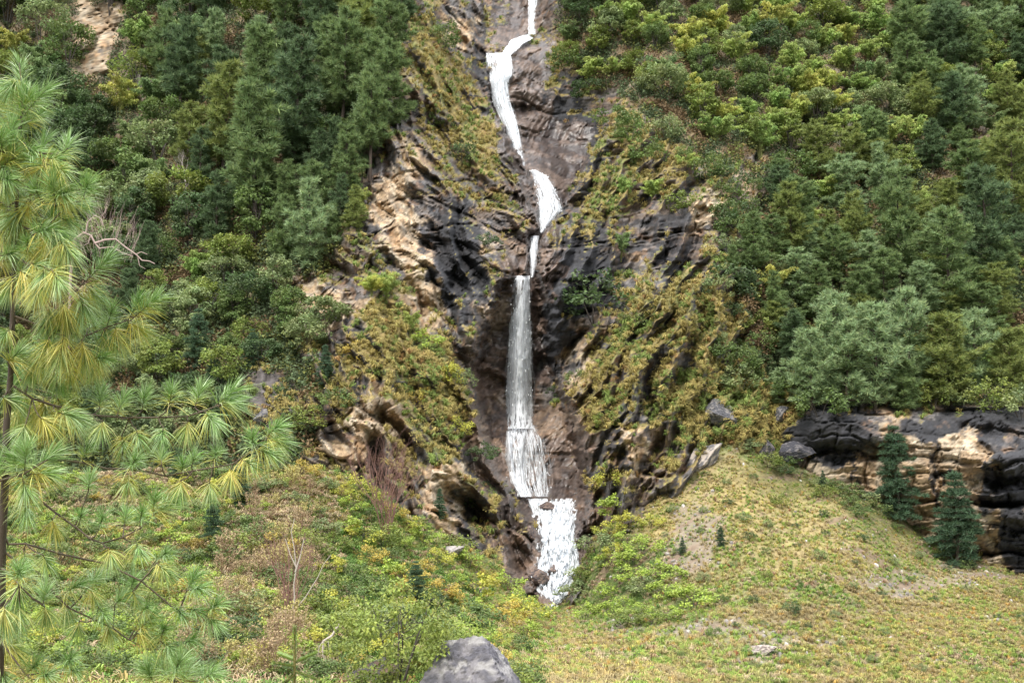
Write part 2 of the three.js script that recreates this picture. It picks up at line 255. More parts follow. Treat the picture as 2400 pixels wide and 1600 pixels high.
const grassSpots = [], floorSpots = [];
{
  const xs = range([-420, 700, 7], [700, 1790, 2.7], [1790, 2440, 3.4], [2440, 2821, 9]), ys = range([-260, 1500, 2.9]);
  const nx = xs.length, ny = ys.length, pos = new Float32Array(nx * ny * 3), col = new Float32Array(nx * ny * 3), info = new Uint8Array(nx * ny), forestAt = new Float32Array(nx * ny), recs = new Array(nx * ny);
  for (let j = 0; j < ny; j++) for (let i = 0; i < nx; i++) {
    const k = j * nx + i, x = xs[i], y = ys[j];
    if (y > groundEdge(x) + 75) { const p = at(x, y, 108); pos.set([p.x, p.y, p.z], k * 3); continue; }
    const m = mountain(x, y), p = at(x, y, m.d);
    pos.set([p.x, p.y, p.z], k * 3); recs[k] = m;
  }
  const g = new THREE.BufferGeometry();
  g.setAttribute('position', new THREE.BufferAttribute(pos, 3));
  g.setIndex(sheet(pos, col, nx, ny, () => true)); g.computeVertexNormals();
  const nor = g.attributes.normal.array, rnd = rngOf(5);
  for (let j = 0; j < ny; j++) for (let i = 0; i < nx; i++) {
    const k = j * nx + i, m = recs[k], x = xs[i], y = ys[j];
    if (!m) continue;
    const px = pos[k * 3], py = pos[k * 3 + 1], pz = pos[k * 3 + 2], ny_ = nor[k * 3 + 1];
    const n1 = fbm(px / 5, py / 3, pz / 5, 3), n2 = noise(px / 0.9, py / 0.5, pz / 0.9), n3 = noise(px / 2.2, py / 7, pz / 2.2);
    // rock colour: bands follow the bedding, stains run down
    let c = mixc(ROCK.grey, ROCK.brown, smooth(-0.5, 0.6, n1 + m.tone * 0.4));
    c = mixc(c, ROCK.slate, clamp(smooth(0.1, 0.6, noise(m.s / 1.1, px / 9, 7) * 0.6 + m.dark * 0.9 + n3 * 0.35) * 0.85));
    const t = m.tan * 0.95 + m.tone * 0.35 + n1 * 0.5 - m.dark * 0.75;
    c = mixc(c, mixc(ROCK.tan, ROCK.pale, smooth(-0.3, 0.6, n3)), smooth(0.35, 0.75, t) * 0.92);
    c = mixc(c, ROCK.slate, smooth(0.7, 1.1, m.dark + 0.4 * n1 + 0.25 * n2) * 0.9);
    c = mixc(c, ROCK.ochre, smooth(0.35, 0.7, noise(px / 4, py / 2.2, pz / 4 + 30) + 0.3 * n2) * 0.4 * clamp(1 - m.dark));
    // each bed has its own tone
    const seam = hash(Math.floor(m.s / 0.34 + 0.6 * n2), Math.floor(px / 6 + pz / 6), 9), seamTone = hash(Math.floor(m.s / 1.2 + 0.3 * n1), Math.floor(px / 11 + 0.5 * n1), 5);
    c = c.map((v) => v * (0.62 + 0.5 * seam + 0.36 * seamTone));
    const wet = smooth(0.35, 0.8, m.wet + 0.3 * n1);
    c = mixc(c, mixc([0.07, 0.048, 0.04], [0.2, 0.14, 0.11], smooth(-0.4, 0.6, n3 + m.tone)), wet * 0.7);
    const gr = 0.75 + 0.3 * n2 + 0.18 * (hash(i, j, 1) - 0.5) * 2;
    c = c.map((v) => v * gr);
    // turf on ledges and where it has taken hold
    const turf = smooth(0.42, 0.72, m.grass * 0.5 + (ny_ - 0.25) * 0.95 + 0.75 * n1 + 0.25 * n2 + 0.3 * m.rib - 0.1 * m.right - 0.25 * m.tone - (seam < 0.25 ? 0.15 : 0) - wet * 0.9 - m.dark * 0.35 - m.tan * 0.5 - m.lowCliff * 0.25);
    const olive = mixc(mixc([0.22, 0.165, 0.06], [0.13, 0.145, 0.04], smooth(-0.3, 0.5, fbm(px / 7, py / 7, pz / 7 + 9, 2))), [0.27, 0.19, 0.065], smooth(0.2, 0.8, noise(px / 3, py / 3, pz / 3 + 4)) * 0.6).map((v) => v * (0.7 + 0.4 * n2 + 0.25 * hash(i, j, 2)));
    c = mixc(c, olive, turf);
    c = mixc(c, mixc([0.17, 0.13, 0.08], [0.23, 0.165, 0.095], smooth(-0.4, 0.6, n1)).map((v) => v * gr), m.forest * 0.85);
    c = mixc(c, [0.115 * gr, 0.1 * gr, 0.098 * gr], smooth(0.35, 0.8, m.soil));
    col.set(c.map((v) => Math.max(0.006, v)), k * 3);
    info[k] = wet > 0.5 && turf < 0.5 ? 1 : 0;
    forestAt[k] = m.forest;
    const visible = y < groundEdge(x) + 5;
    if (visible && turf > 0.45 && m.forest < 0.6 && rnd() < 0.2 * turf * (xs[i + 1] - x) / 2.7) grassSpots.push([px, py, pz, nor[k * 3], ny_, nor[k * 3 + 2], x, y]);
    if (visible && m.forest > 0.45 && rnd() < 0.085 * (xs[i + 1] - x) / 2.7) floorSpots.push([px, py, pz, nor[k * 3], ny_, nor[k * 3 + 2], x, y]);
  }
  g.setAttribute('color', new THREE.BufferAttribute(col, 3));
  const inside = (i, j) => ys[j] < groundEdge(xs[i]) + 70 && ys[j + 1] < groundEdge(xs[i + 1]) + 70;
  const zone = (i, j) => { const k = j * nx + i, x = xs[i], y = ys[j]; return info[k] ? 'wet' : x > edgeR(y) ? 'right' : x > edgeL(y) ? 'gorge' : 'left'; };
  for (const [name, z, mat, label] of [['hillside_left', 'left', stoneMat, 'steep bedded rock and forested hillside on the shaded side of the gorge'], ['hillside_right', 'right', stoneMat, 'grassy bedded rock and wooded hillside above the low cliff'], ['gorge_floor', 'gorge', stoneMat, 'dry rock walls at the back of the gorge'], ['wet_rock', 'wet', wetMat, 'wet brown rock around and behind the waterfall']]) {
    const idx = sheet(pos, col, nx, ny, (i, j) => inside(i, j) && zone(i, j) === z), map = new Map(), P = [], N = [], C = [], I = [];
    for (const v of idx) {
      if (!map.has(v)) { map.set(v, map.size); P.push(pos[v * 3], pos[v * 3 + 1], pos[v * 3 + 2]); N.push(nor[v * 3], nor[v * 3 + 1], nor[v * 3 + 2]); C.push(col[v * 3], col[v * 3 + 1], col[v * 3 + 2]); }
      I.push(map.get(v));
    }
    const q = new THREE.BufferGeometry();
    q.setAttribute('position', new THREE.Float32BufferAttribute(P, 3)); q.setAttribute('normal', new THREE.Float32BufferAttribute(N, 3)); q.setAttribute('color', new THREE.Float32BufferAttribute(C, 3)); q.setIndex(I);
    add(new THREE.Mesh(q, mat), name, label, null, null, 'structure');
  }
}

// the grassy ground: bank, stream mouth and fan, with its far side folding down behind the crest
const DRY = [[640, 1330, 110, 150, 1], [560, 1430, 120, 90, 0.8], [620, 1520, 110, 70, 0.9], [300, 1150, 150, 60, 0.8], [700, 1180, 90, 60, 0.5]];
const GRAVEL = [[1640, 1250, 64, 80, 1.3], [1610, 1310, 60, 60, 1], [2180, 1360, 120, 34, 0.8], [2330, 1440, 120, 40, 0.6], [1980, 1300, 90, 24, 0.6], [1720, 1480, 150, 26, 0.9], [1560, 1470, 120, 22, 0.8], [1800, 1540, 120, 40, 0.7], [2030, 1350, 60, 26, 0.6], [2090, 1400, 70, 26, 0.7], [1800, 1110, 60, 14, 0.3], [1090, 1240, 50, 24, 0.6], [1040, 1310, 40, 20, 0.5], [2300, 1350, 80, 40, 0.5], [1900, 1500, 120, 30, 0.5], [1440, 1470, 60, 18, 0.5], [2150, 1450, 90, 30, 0.4]];
const LUSH = [[1420, 1400, 90, 70, 1], [1480, 1330, 90, 60, 0.9], [1560, 1430, 100, 40, 0.7], [850, 1350, 160, 100, 0.8], [1000, 1420, 130, 80, 0.9], [480, 1270, 90, 70, 0.6], [300, 1480, 260, 90, 0.7], [1900, 1120, 160, 40, 0.9], [2080, 1220, 120, 50, 0.8], [2230, 1300, 90, 40, 0.6], [1450, 1240, 60, 60, 0.5], [850, 1500, 200, 90, 0.6]];
const GOLD = [[1900, 1250, 240, 120, 0.8], [2100, 1520, 260, 70, 0.8], [1350, 1530, 200, 50, 0.6], [1700, 1150, 120, 60, 0.7], [1530, 1230, 70, 60, 0.8], [700, 1130, 140, 40, 0.8], [2280, 1400, 130, 60, 0.5], [1130, 1440, 120, 60, 0.4], [960, 1280, 80, 50, 0.5]];
function cover(x, y, P) {
  const wx = x + 22 * noise(x / 60, y / 40, 3.1) + 8 * noise(x / 18, y / 14, 8.2), wy = y + 18 * noise(x / 60, y / 40, 11.7) + 6 * noise(x / 18, y / 14, 1.2);
  // old wash lines run down the fan
  const streak = x > 1380 ? noise((P.x * 0.55 + P.z * 0.83) / 1.5, (P.x * 0.83 - P.z * 0.55) / 16, 3) : noise(P.x / 2, P.z / 2, 6);
  const n = 0.75 * fbm(P.x / 3.5, P.z / 3.5, 2.5, 3) + 0.65 * fbm(P.x / 15, P.z / 15, 8.5, 2);
  return { dry: mask(DRY, wx, wy), gravel: mask(GRAVEL, wx, wy) * 0.75 + 0.4 * streak + 0.3 * n, lush: mask(LUSH, wx, wy), gold: mask(GOLD, wx, wy), streak, n };
}
const turfSpots = [];
{
  const xs = range([-420, 2821, 4.6]), vs = [...range([-60, 0, 10]), ...range([0, 600, 3], [600, 960, 8])];
  const nx = xs.length, ny = vs.length, pos = new Float32Array(nx * ny * 3), col = new Float32Array(nx * ny * 3), idx = [], rnd = rngOf(11);
  for (let j = 0; j < ny; j++) for (let i = 0; i < nx; i++) {
    const k = j * nx + i, x = xs[i], e = groundEdge(x), v = vs[j], y = v < 0 ? e - v * 0.5 : e + v;
    let g = ground(x, v < 0 ? e : y), d = g.d; if (v < 0) d += -v * 0.22;
    const p = at(x, y, d); pos.set([p.x, p.y, p.z], k * 3);
    const c0 = cover(x, y, p), fine = hash(i, j, 4), n2 = noise(p.x / 0.4, p.z / 0.4, 1);
    let c = mixc([0.22, 0.185, 0.09], [0.14, 0.17, 0.06], smooth(-0.3, 0.4, c0.n));
    c = mixc(c, [0.31, 0.235, 0.1], clamp(c0.gold * 0.8));
    c = mixc(c, [0.26, 0.2, 0.13], clamp(c0.dry) * 0.8);
    c = mixc(c, [0.075, 0.085, 0.025], clamp(c0.lush * 0.8));
    c = mixc(c, mixc([0.27, 0.215, 0.175], [0.16, 0.125, 0.1], fine), smooth(0.35, 0.95, c0.gravel + 0.5 * (fine - 0.5)) * 0.8);
    c = mixc(c, [0.17, 0.115, 0.08], smooth(0.35, 0.7, c0.streak * 0.9 + 0.4 * c0.n) * (x > 1380 ? 0.75 : 0.3));
    const gr = 0.75 + 0.35 * fine + 0.2 * n2;
    col.set(c.map((q) => q * gr), k * 3);
  }
  for (let j = 0; j < ny - 1; j++) for (let i = 0; i < nx - 1; i++) { const a = j * nx + i; idx.push(a, a + nx, a + 1, a + 1, a + nx, a + nx + 1); }
  const g = new THREE.BufferGeometry();
  g.setAttribute('position', new THREE.BufferAttribute(pos, 3)); g.setAttribute('color', new THREE.BufferAttribute(col, 3)); g.setIndex(idx); g.computeVertexNormals();
  add(new THREE.Mesh(g, earthMat), 'ground', 'weedy slopes and gravelly grass fan below the waterfall', null, null, 'structure');
}

// the other side of the valley, behind the viewer
{
  const g = new THREE.PlaneGeometry(900, 240, 120, 40); g.rotateX(-Math.PI / 2); const p = g.attributes.position, col = [];
  for (let i = 0; i < p.count; i++) { const x = p.getX(i), t = (p.getZ(i) + 120) / 240, z = 26 + 240 * t; p.setXYZ(i, x, 8 + 185 * Math.pow(t, 0.9) + 14 * fbm(x / 60, z / 60, 5, 3) * smooth(0, 0.2, t), z); const n = 0.8 + 0.5 * fbm(x / 12, z / 12, 3, 3); col.push(0.07 * n, 0.09 * n, 0.035 * n); }
  g.setAttribute('color', new THREE.Float32BufferAttribute(col, 3)); g.computeVertexNormals();
  add(new THREE.Mesh(g, new THREE.MeshStandardMaterial({ vertexColors: true, roughness: 1, side: THREE.DoubleSide })), 'hillside_opposite', 'wooded valley side behind the viewer', null, null, 'structure');
}

// ---------------------------------------------------------------- water
// falling water: sheets of foam threads; the alpha map is where threads of white water are and where air shows between them
function threads(seed, w, h, sx, sy, cut, soft) {
  const data = new Uint8Array(w * h * 4), n3 = createNoise3D(rngOf(seed));
  const per = (x, y, fx, fy, z) => { // repeats in both directions
    const a = x / w * Math.PI * 2, b = y / h, u = Math.cos(a) * fx / 6.28, v = Math.sin(a) * fx / 6.28;
    const t = b; return n3(u, v, t * fy + z) * (1 - t) + n3(u, v, (t - 1) * fy + z) * t;
  };
  for (let y = 0; y < h; y++) for (let x = 0; x < w; x++) {
    const s = 0.5 * per(x, y, sx, sy, 0) + 0.35 * per(x, y, sx * 2.6, sy * 2.2, 9) + 0.3 * per(x, y, sx * 6, sy * 5, 21);
    const ed = Math.abs(x / w * 2 - 1), a = smooth(cut - soft, cut + soft, s - 0.55 * ed ** 6), i = (y * w + x) * 4;
    data[i] = data[i + 1] = data[i + 2] = Math.round(255 * a); data[i + 3] = 255;
  }
  const t = new THREE.DataTexture(data, w, h); t.wrapS = t.wrapT = THREE.RepeatWrapping; t.magFilter = t.minFilter = THREE.LinearFilter; t.needsUpdate = true;
  return t;
}
const waterMat = (map, opacity = 1, c = [0.8, 0.83, 0.87]) => new THREE.MeshPhysicalMaterial({ color: lin(...c), roughness: 0.55, alphaMap: map, transparent: true, opacity, side: THREE.DoubleSide, transmission: 0.3, thickness: 0 });
const thinThreads = threads(31, 256, 512, 13, 3.2, 0.03, 0.3), denseThreads = threads(32, 256, 512, 9, 3, -0.16, 0.34), openThreads = threads(33, 256, 512, 20, 2, 0.1, 0.26);
const WA = waterMat(thinThreads), WB = waterMat(denseThreads), WC = waterMat(openThreads), FOAM = new THREE.MeshPhysicalMaterial({ color: lin(0.8, 0.83, 0.86), roughness: 0.6 });

// a sheet between two banks, each a list of [y, x]; its distance follows the rock behind it, bellied out by `out` metres
function fall(parent, L, R, out, mat, name, opt = {}) {
  const l = piecewise(L), r = piecewise(R), y0 = L[0][0], y1 = L[L.length - 1][0], nv = opt.nv ?? 60, nu = opt.nu ?? 16, pos = [], uv = [], idx = [];
  const rows = [];
  for (let j = 0; j <= nv; j++) {
    const y = lerp(y0, y1, j / nv);
    let dm = 0; for (let q = 0; q <= 4; q++) dm += gorge(lerp(l(y), r(y), q / 4), y) / 5;
    rows.push(dm);
  }
  if (opt.free) { // a free plunge: the arc of thrown water, clear of the wall
    for (let j = 0; j <= nv; j++) { const t = j / nv; rows[j] = lerp(rows[0], rows[0] - opt.free, Math.sqrt(t)); }
  }
  let vlen = 0, prev = null;
  for (let j = 0; j <= nv; j++) {
    const y = lerp(y0, y1, j / nv);
    const mid = at((l(y) + r(y)) / 2, y, rows[j]); if (prev) vlen += mid.distanceTo(prev); prev = mid;
    for (let i = 0; i <= nu; i++) {
      const u = i / nu, x = lerp(l(y), r(y), u), wob = (opt.lump ?? 0.12) * (noise(x / 9, y / 26, opt.seed ?? 1) + 0.5 * noise(x / 4, y / 9, opt.seed ?? 1)), e = Math.sin(u * Math.PI);
      const p = at(x + (u < 0.02 || u > 0.98 ? 2.5 * noise(y / 9, u * 7, opt.seed ?? 1) : 0), y, rows[j] - out * (0.35 + 0.65 * e) - wob);
      pos.push(p.x, p.y, p.z); uv.push(u * (opt.ru ?? 1), vlen / (opt.rv ?? 9) + (opt.seed ?? 0) * 0.21);
    }
  }
  for (let j = 0; j < nv; j++) for (let i = 0; i < nu; i++) { const a = j * (nu + 1) + i; idx.push(a, a + nu + 1, a + 1, a + 1, a + nu + 1, a + nu + 2); }
  const g = new THREE.BufferGeometry();
  g.setAttribute('position', new THREE.Float32BufferAttribute(pos, 3)); g.setAttribute('uv', new THREE.Float32BufferAttribute(uv, 2)); g.setIndex(idx); g.computeVertexNormals();
  return part(g, mat, name, parent);
}
const VEIL = waterMat(openThreads, 0.4), wider = (e, k) => e.map(([y, x], i) => [y, x + k * (0.5 + 0.5 * i / e.length)]);
// thrown drops and clots of foam between two banks
const dropGeo = new THREE.IcosahedronGeometry(1, 0);
function drops(parent, L, R, out, count, seed, size = 0.09, long = 3, free = 0) {
  const l = piecewise(L), r = piecewise(R), y0 = L[0][0], y1 = L[L.length - 1][0], rnd = rngOf(seed), im = new THREE.InstancedMesh(dropGeo, FOAM, count), o = new THREE.Object3D();
  const d0 = gorge((l(y0) + r(y0)) / 2, y0);
  for (let i = 0; i < count; i++) {
    const t = rnd(), y = lerp(y0, y1, t), u = rnd(), x = lerp(l(y), r(y), u) + (rnd() - 0.5) * 5;
    const d = free ? lerp(d0, d0 - free, Math.sqrt(t)) : gorge(x, y);
    o.position.copy(at(x, y, d - out * (0.2 + 0.9 * rnd()))); const s = size * (0.5 + rnd()); o.scale.set(s, s * lerp(1.2, long, rnd()), s); o.rotation.set(0, rnd() * 3, (rnd() - 0.5) * 0.15); o.updateMatrix(); im.setMatrixAt(i, o.matrix);
  }
  im.name = 'spray_drops'; im.userData.kind = 'stuff'; parent.add(im);
}
function water(name, label) { const g = new THREE.Group(); return add(g, name, label, null, null, 'structure'); }
{
  let w = water('waterfall', 'uppermost thread of white water at the head of the gorge');
  let L = [[-60, 1242], [0, 1238], [40, 1236], [80, 1238]], R = [[-60, 1268], [0, 1266], [40, 1262], [80, 1258]];
  fall(w, L, R, 1.2, WB, 'water_sheet', { seed: 1, rv: 12 }); fall(w, L, R, 1.7, WA, 'water_sheet', { seed: 2, rv: 12 });
  w = water('waterfall', 'short slanting cascade linking the two uppermost falls');
  L = [[80, 1236], [92, 1190], [104, 1166], [128, 1158]]; R = [[80, 1260], [92, 1248], [104, 1226], [128, 1200]];
  fall(w, L, R, 0.8, WB, 'water_sheet', { seed: 3, nu: 20, nv: 24, lump: 0.4 }); fall(w, L, R, 1.3, WB, 'water_sheet', { seed: 4, nu: 20, nv: 24, lump: 0.5 });
  w = water('waterfall', 'tall curving upper fall hugging the dark grassy wall');
  L = [[124, 1137], [150, 1139], [180, 1143], [240, 1155], [300, 1180], [350, 1200], [392, 1226]]; R = [[124, 1197], [150, 1202], [175, 1204], [192, 1191], [230, 1196], [300, 1216], [340, 1223], [392, 1229]];
  fall(w, L, R, 1.0, WB, 'water_sheet', { seed: 5, rv: 14 }); fall(w, L, R, 1.6, WB, 'water_sheet', { seed: 6, rv: 16 }); fall(w, L, R, 2.1, WA, 'water_sheet', { seed: 7, rv: 14 }); drops(w, L, R, 2.2, 60, 71, 0.06); fall(w, wider(L, -5), wider(R, 7), 2.4, VEIL, 'water_sheet', { seed: 41, rv: 12 });
  w = water('waterfall', 'arching fan of water leaping clear beneath the curving fall');
  L = [[398, 1243], [430, 1251], [470, 1256], [505, 1260], [545, 1266]]; R = [[398, 1256], [412, 1284], [440, 1302], [470, 1314], [495, 1320], [520, 1296], [545, 1272]];
  fall(w, L, R, 1.6, WA, 'water_sheet', { seed: 8, rv: 9 }); fall(w, L, R, 2.4, WA, 'water_sheet', { seed: 9, rv: 10 }); fall(w, L, R, 2.9, WC, 'water_sheet', { seed: 10 }); drops(w, L, R, 3, 120, 72, 0.06); fall(w, wider(L, -7), wider(R, 10), 3.2, VEIL, 'water_sheet', { seed: 42, rv: 10 });
  w = water('waterfall', 'narrow slot of white water feeding the longest plunge');
  L = [[552, 1241], [600, 1240], [625, 1241], [650, 1243]]; R = [[552, 1263], [600, 1262], [625, 1259], [650, 1251]];
  fall(w, L, R, 1.5, WB, 'water_sheet', { seed: 11, nv: 30 }); fall(w, L, R, 2.0, WA, 'water_sheet', { seed: 12, nv: 30 });
  w = water('waterfall', 'longest straight plunge of speckled white water');
  L = [[646, 1200], [720, 1196], [800, 1190], [900, 1185], [1004, 1181]]; R = [[646, 1243], [720, 1245], [800, 1247], [880, 1249], [1004, 1253]];
  fall(w, L, R, 1.2, WA, 'water_sheet', { seed: 13, nv: 90, rv: 7, ru: 1, free: 4 }); fall(w, L, R, 1.9, WB, 'water_sheet', { seed: 14, nv: 90, rv: 8, ru: 1, free: 4 }); fall(w, L, R, 1.5, WB, 'water_sheet', { seed: 45, nv: 90, rv: 11, free: 4 }); fall(w, L, R, 2.5, WC, 'water_sheet', { seed: 15, nv: 90, rv: 9, free: 4 });
  const L2 = [[840, 1192], [1004, 1186]], R2 = [[840, 1244], [1004, 1250]];
  fall(w, L2, R2, 4.4, WB, 'water_sheet', { seed: 16, nv: 40, rv: 12 });
  drops(w, L, R, 3, 120, 73, 0.05, 3.4, 4); fall(w, wider(L, -7), wider(R, 8), 2.9, VEIL, 'water_sheet', { seed: 43, nv: 90, rv: 14, free: 4 });
  w = water('waterfall', 'veil of water spreading over the rounded brown rock');
  L = [[996, 1190], [1030, 1183], [1080, 1182], [1130, 1190], [1164, 1212]]; R = [[996, 1256], [1030, 1276], [1080, 1286], [1110, 1290], [1164, 1292]];
  fall(w, L, R, 2.2, WC, 'water_sheet', { seed: 17, rv: 8, nu: 24, ru: 2 }); fall(w, L, [[1004, 1228], [1030, 1236], [1080, 1240], [1130, 1244], [1164, 1250]], 2.5, WA, 'water_sheet', { seed: 18, rv: 8 });
  fall(w, [[1010, 1186], [1080, 1184], [1130, 1192], [1164, 1214]], [[1010, 1196], [1080, 1208], [1130, 1216], [1164, 1232]], 2.8, WB, 'water_sheet', { seed: 19 });
  fall(w, [[1006, 1224], [1080, 1214], [1130, 1218], [1164, 1228]], [[1006, 1236], [1080, 1228], [1130, 1234], [1164, 1246]], 2.9, WB, 'water_sheet', { seed: 20 }); drops(w, L, R, 2.6, 120, 74, 0.05, 4); fall(w, wider(L, -5), wider(R, 12), 2.4, VEIL, 'water_sheet', { seed: 44, rv: 10, nu: 24 });
  w = water('waterfall', 'wide tumbling white cascade running out between the grassy banks');
  L = [[1168, 1232], [1200, 1246], [1250, 1255], [1310, 1250], [1370, 1246], [1400, 1268], [1428, 1272]]; R = [[1168, 1366], [1210, 1356], [1260, 1351], [1310, 1359], [1340, 1363], [1380, 1342], [1428, 1312]];
  fall(w, L, R, 0.6, WB, 'water_sheet', { seed: 21, nu: 40, nv: 110, lump: 0.5, rv: 13 }); fall(w, L, R, 1.0, WB, 'water_sheet', { seed: 22, nu: 40, nv: 110, lump: 0.6, rv: 17 });
  fall(w, [[1176, 1245], [1205, 1262], [1250, 1274], [1310, 1285], [1370, 1285], [1428, 1280]], [[1176, 1362], [1210, 1354], [1260, 1349], [1310, 1357], [1370, 1346], [1428, 1311]], 1.5, WB, 'water_sheet', { seed: 23, nu: 40, nv: 110, lump: 0.7, rv: 11 });
  fall(w, [[1205, 1285], [1280, 1300], [1340, 1310], [1400, 1290], [1428, 1282]], [[1205, 1346], [1280, 1350], [1340, 1356], [1400, 1334], [1428, 1310]], 1.9, WB, 'water_sheet', { seed: 24, nu: 30, nv: 80, lump: 0.7, rv: 9 });
  drops(w, L, R, 1.7, 40, 75, 0.05, 1.8);
}

// ---------------------------------------------------------------- plant builders (unit: metres, base at the origin)
const rv = (rnd, s) => V(rnd() - 0.5, rnd() - 0.5, rnd() - 0.5).multiplyScalar(2 * s);
// a spray of needles: narrow blades that radiate round a direction
function needles(S, rnd, c, dir, size, n, tint) {
  for (let i = 0; i < n; i++) {
    const d = dir.clone().multiplyScalar(0.75).add(rv(rnd, 1)).normalize(), side = d.clone().cross(rv(rnd, 1)).normalize().multiplyScalar(size * (0.055 + 0.04 * rnd()));
    const b = c.clone().addScaledVector(d, size * 0.05), t = c.clone().addScaledVector(d, size * (0.65 + 0.5 * rnd())), k = tint * (0.75 + 0.5 * rnd()), y = 1 + 0.2 * (rnd() - 0.5);
    S.tri(b.clone().add(side), b.clone().sub(side), t, k * y, k, k * (2 - y) * 0.98);
  }
}
// a leaf: a folded lozenge
function leaf(S, c, d, side, len, wid, r, g, b) {
  const t = c.clone().addScaledVector(d, len), m = c.clone().addScaledVector(d, len * 0.45), l = m.clone().addScaledVector(side, wid), q = m.clone().addScaledVector(side, -wid);
  S.tri(c, q, t, r, g, b); S.tri(c, t, l, r * 0.96, g * 0.96, b * 0.96);
}
function pine(seed, { h = 20, spread = 0.24, bare = 0.18, top = 1, whorls = 13, per = 5, lift = 0.12, droop = 0.13, size = 1.15, blades = 20, round = 0.42, wild = true } = {}) {
  const rnd = rngOf(seed), S = new Soup(), wood = [], lean = V((rnd() - 0.5) * 0.06, 0, (rnd() - 0.5) * 0.06);
  const stem = (t) => V(lean.x * h * t * t + 0.15 * Math.sin(t * 5 + seed), h * t, lean.z * h * t * t);
  wood.push(tube(Array.from({ length: 12 }, (_, i) => stem(i / 11)), Array.from({ length: 12 }, (_, i) => h * 0.016 * (1 - i / 11) ** 0.8 + 0.02), 7));
  for (let w = 0; w < whorls; w++) {
    const t = bare + (1 - bare) * (w + 0.6 * rnd()) / whorls, u = (t - bare) / (1 - bare), prof = Math.pow(1 - u, round) * (0.5 + 0.5 * smooth(0, 0.3, u)) * top * (wild ? 0.6 + 0.75 * rnd() : 1);
    const n = Math.max(2, Math.round(per * (0.7 + 0.6 * rnd()))), a0 = rnd() * 7;
    for (let b = 0; b < n; b++) {
      const a = a0 + b / n * 6.283 + (rnd() - 0.5) * 0.8, len = h * spread * prof * (0.45 + 0.75 * rnd()) + 0.35, out = V(Math.cos(a), 0, Math.sin(a)), base = stem(Math.min(t, 0.995)), pts = [];
      for (let i = 0; i <= 4; i++) { const f = i / 4; pts.push(base.clone().addScaledVector(out, len * f).add(V(0, len * (lift * 2.2 * f + u * 0.35 * f - droop * 2 * f * f + 0.12 * f * f * f), 0))); }
      wood.push(tube(pts, [0.05, 0.045, 0.035, 0.025, 0.012].map((r) => r * (0.6 + h / 28)), 4));
      const m = Math.max(2, Math.round(len / (size * 0.4)));
      for (let i = 0; i < m; i++) {
        const f = 0.28 + 0.74 * (i + rnd() * 0.6) / m, q = Math.min(3.999, f * 4), k = Math.floor(q), c = pts[k].clone().lerp(pts[k + 1], q - k), lat = V(-out.z, 0, out.x);
        const reps = f < 0.95 ? 2 : 1;
        for (let r = 0; r < reps; r++) {
          const cc = c.clone().addScaledVector(lat, (rnd() - 0.5) * len * 0.55 * (1.15 - f * 0.6)).add(V(0, (rnd() - 0.3) * 0.25 * size, 0));
          needles(S, rnd, cc, out.clone().multiplyScalar(0.7).add(V(0, 0.75, 0)).add(rv(rnd, 0.35)), size * (0.7 + 0.5 * rnd()), blades, 0.8 + 0.35 * rnd());
        }
      }
    }
  }
  needles(S, rnd, stem(0.985), V(0, 1, 0), size, blades, 1);
  return { trunk: mergeGeometries(wood), crown: S.geo() };
}
function broadleaf(seed, { h = 6, rx = 2.4, ry = 2.2, lobes = 54, leaves = 60, len = 0.34, wid = 0.12, lobe = 0.7, low = 0.06, droop = 0.2, stems = 5, hue = 0.2 } = {}) {
  const rnd = rngOf(seed), S = new Soup(), wood = [], cy = h - ry;
  for (let s = 0; s < stems; s++) {
    const a = s / stems * 6.28 + rnd(), e = V(Math.cos(a) * rx * (0.35 + 0.4 * rnd()), cy + ry * (0.1 + 0.5 * rnd()), Math.sin(a) * rx * (0.35 + 0.4 * rnd()));
    const m = e.clone().multiplyScalar(0.5).add(V(0, h * 0.06, 0)).add(rv(rnd, h * 0.04));
    wood.push(tube([V(Math.cos(a) * 0.08, -0.2, Math.sin(a) * 0.08), m, e], [h * 0.014, h * 0.009, h * 0.003], 5));
    for (let k = 0; k < 3; k++) { const q = m.clone().lerp(e, rnd()), z = q.clone().add(V((rnd() - 0.5) * rx, ry * 0.5 * rnd(), (rnd() - 0.5) * rx)); wood.push(tube([q, q.clone().lerp(z, 0.5).add(rv(rnd, 0.15)), z], [h * 0.005, h * 0.0035, h * 0.0015], 4)); }
  }
  for (let i = 0; i < lobes; i++) {
    const a = rnd() * 6.283, z = lerp(-0.75, 1, rnd()), rr = Math.sqrt(1 - z * z) , k = 0.55 + 0.5 * Math.sqrt(rnd());
    const c = V(Math.cos(a) * rr * rx * k, cy + z * ry * k, Math.sin(a) * rr * rx * k); if (c.y < h * low) c.y = h * low + rnd() * 0.3;
    const ax = V(Math.cos(a) * rr * 0.8, 0.75 * (rnd() - 0.6), Math.sin(a) * rr * 0.8), lr = lobe * (0.5 + 0.6 * rnd()), tint = 0.75 + 0.5 * rnd(), warm = 1 + hue * (rnd() - 0.4);
    for (let l = 0; l < leaves; l++) {
      const d = rv(rnd, 1).normalize(), al = (rnd() - 0.35) * 1.9, p = c.clone().add(V(d.x * lr, d.y * lr * 0.7, d.z * lr).multiplyScalar(1 - 0.35 * Math.abs(al))).addScaledVector(ax, lr * al), dir = d.clone().multiplyScalar(0.6).add(rv(rnd, 0.8)).add(V(0, -droop * 2, 0)).normalize(), side = dir.clone().cross(V(rnd() - 0.5, 1, rnd() - 0.5)).normalize(), g = tint * (0.75 + 0.5 * rnd());
      leaf(S, p, dir, side, len * (0.6 + 0.7 * rnd()), wid * (0.7 + 0.6 * rnd()), g * warm, g, g * 0.95);
    }
  }
  return { trunk: mergeGeometries(wood), crown: S.geo() };
}
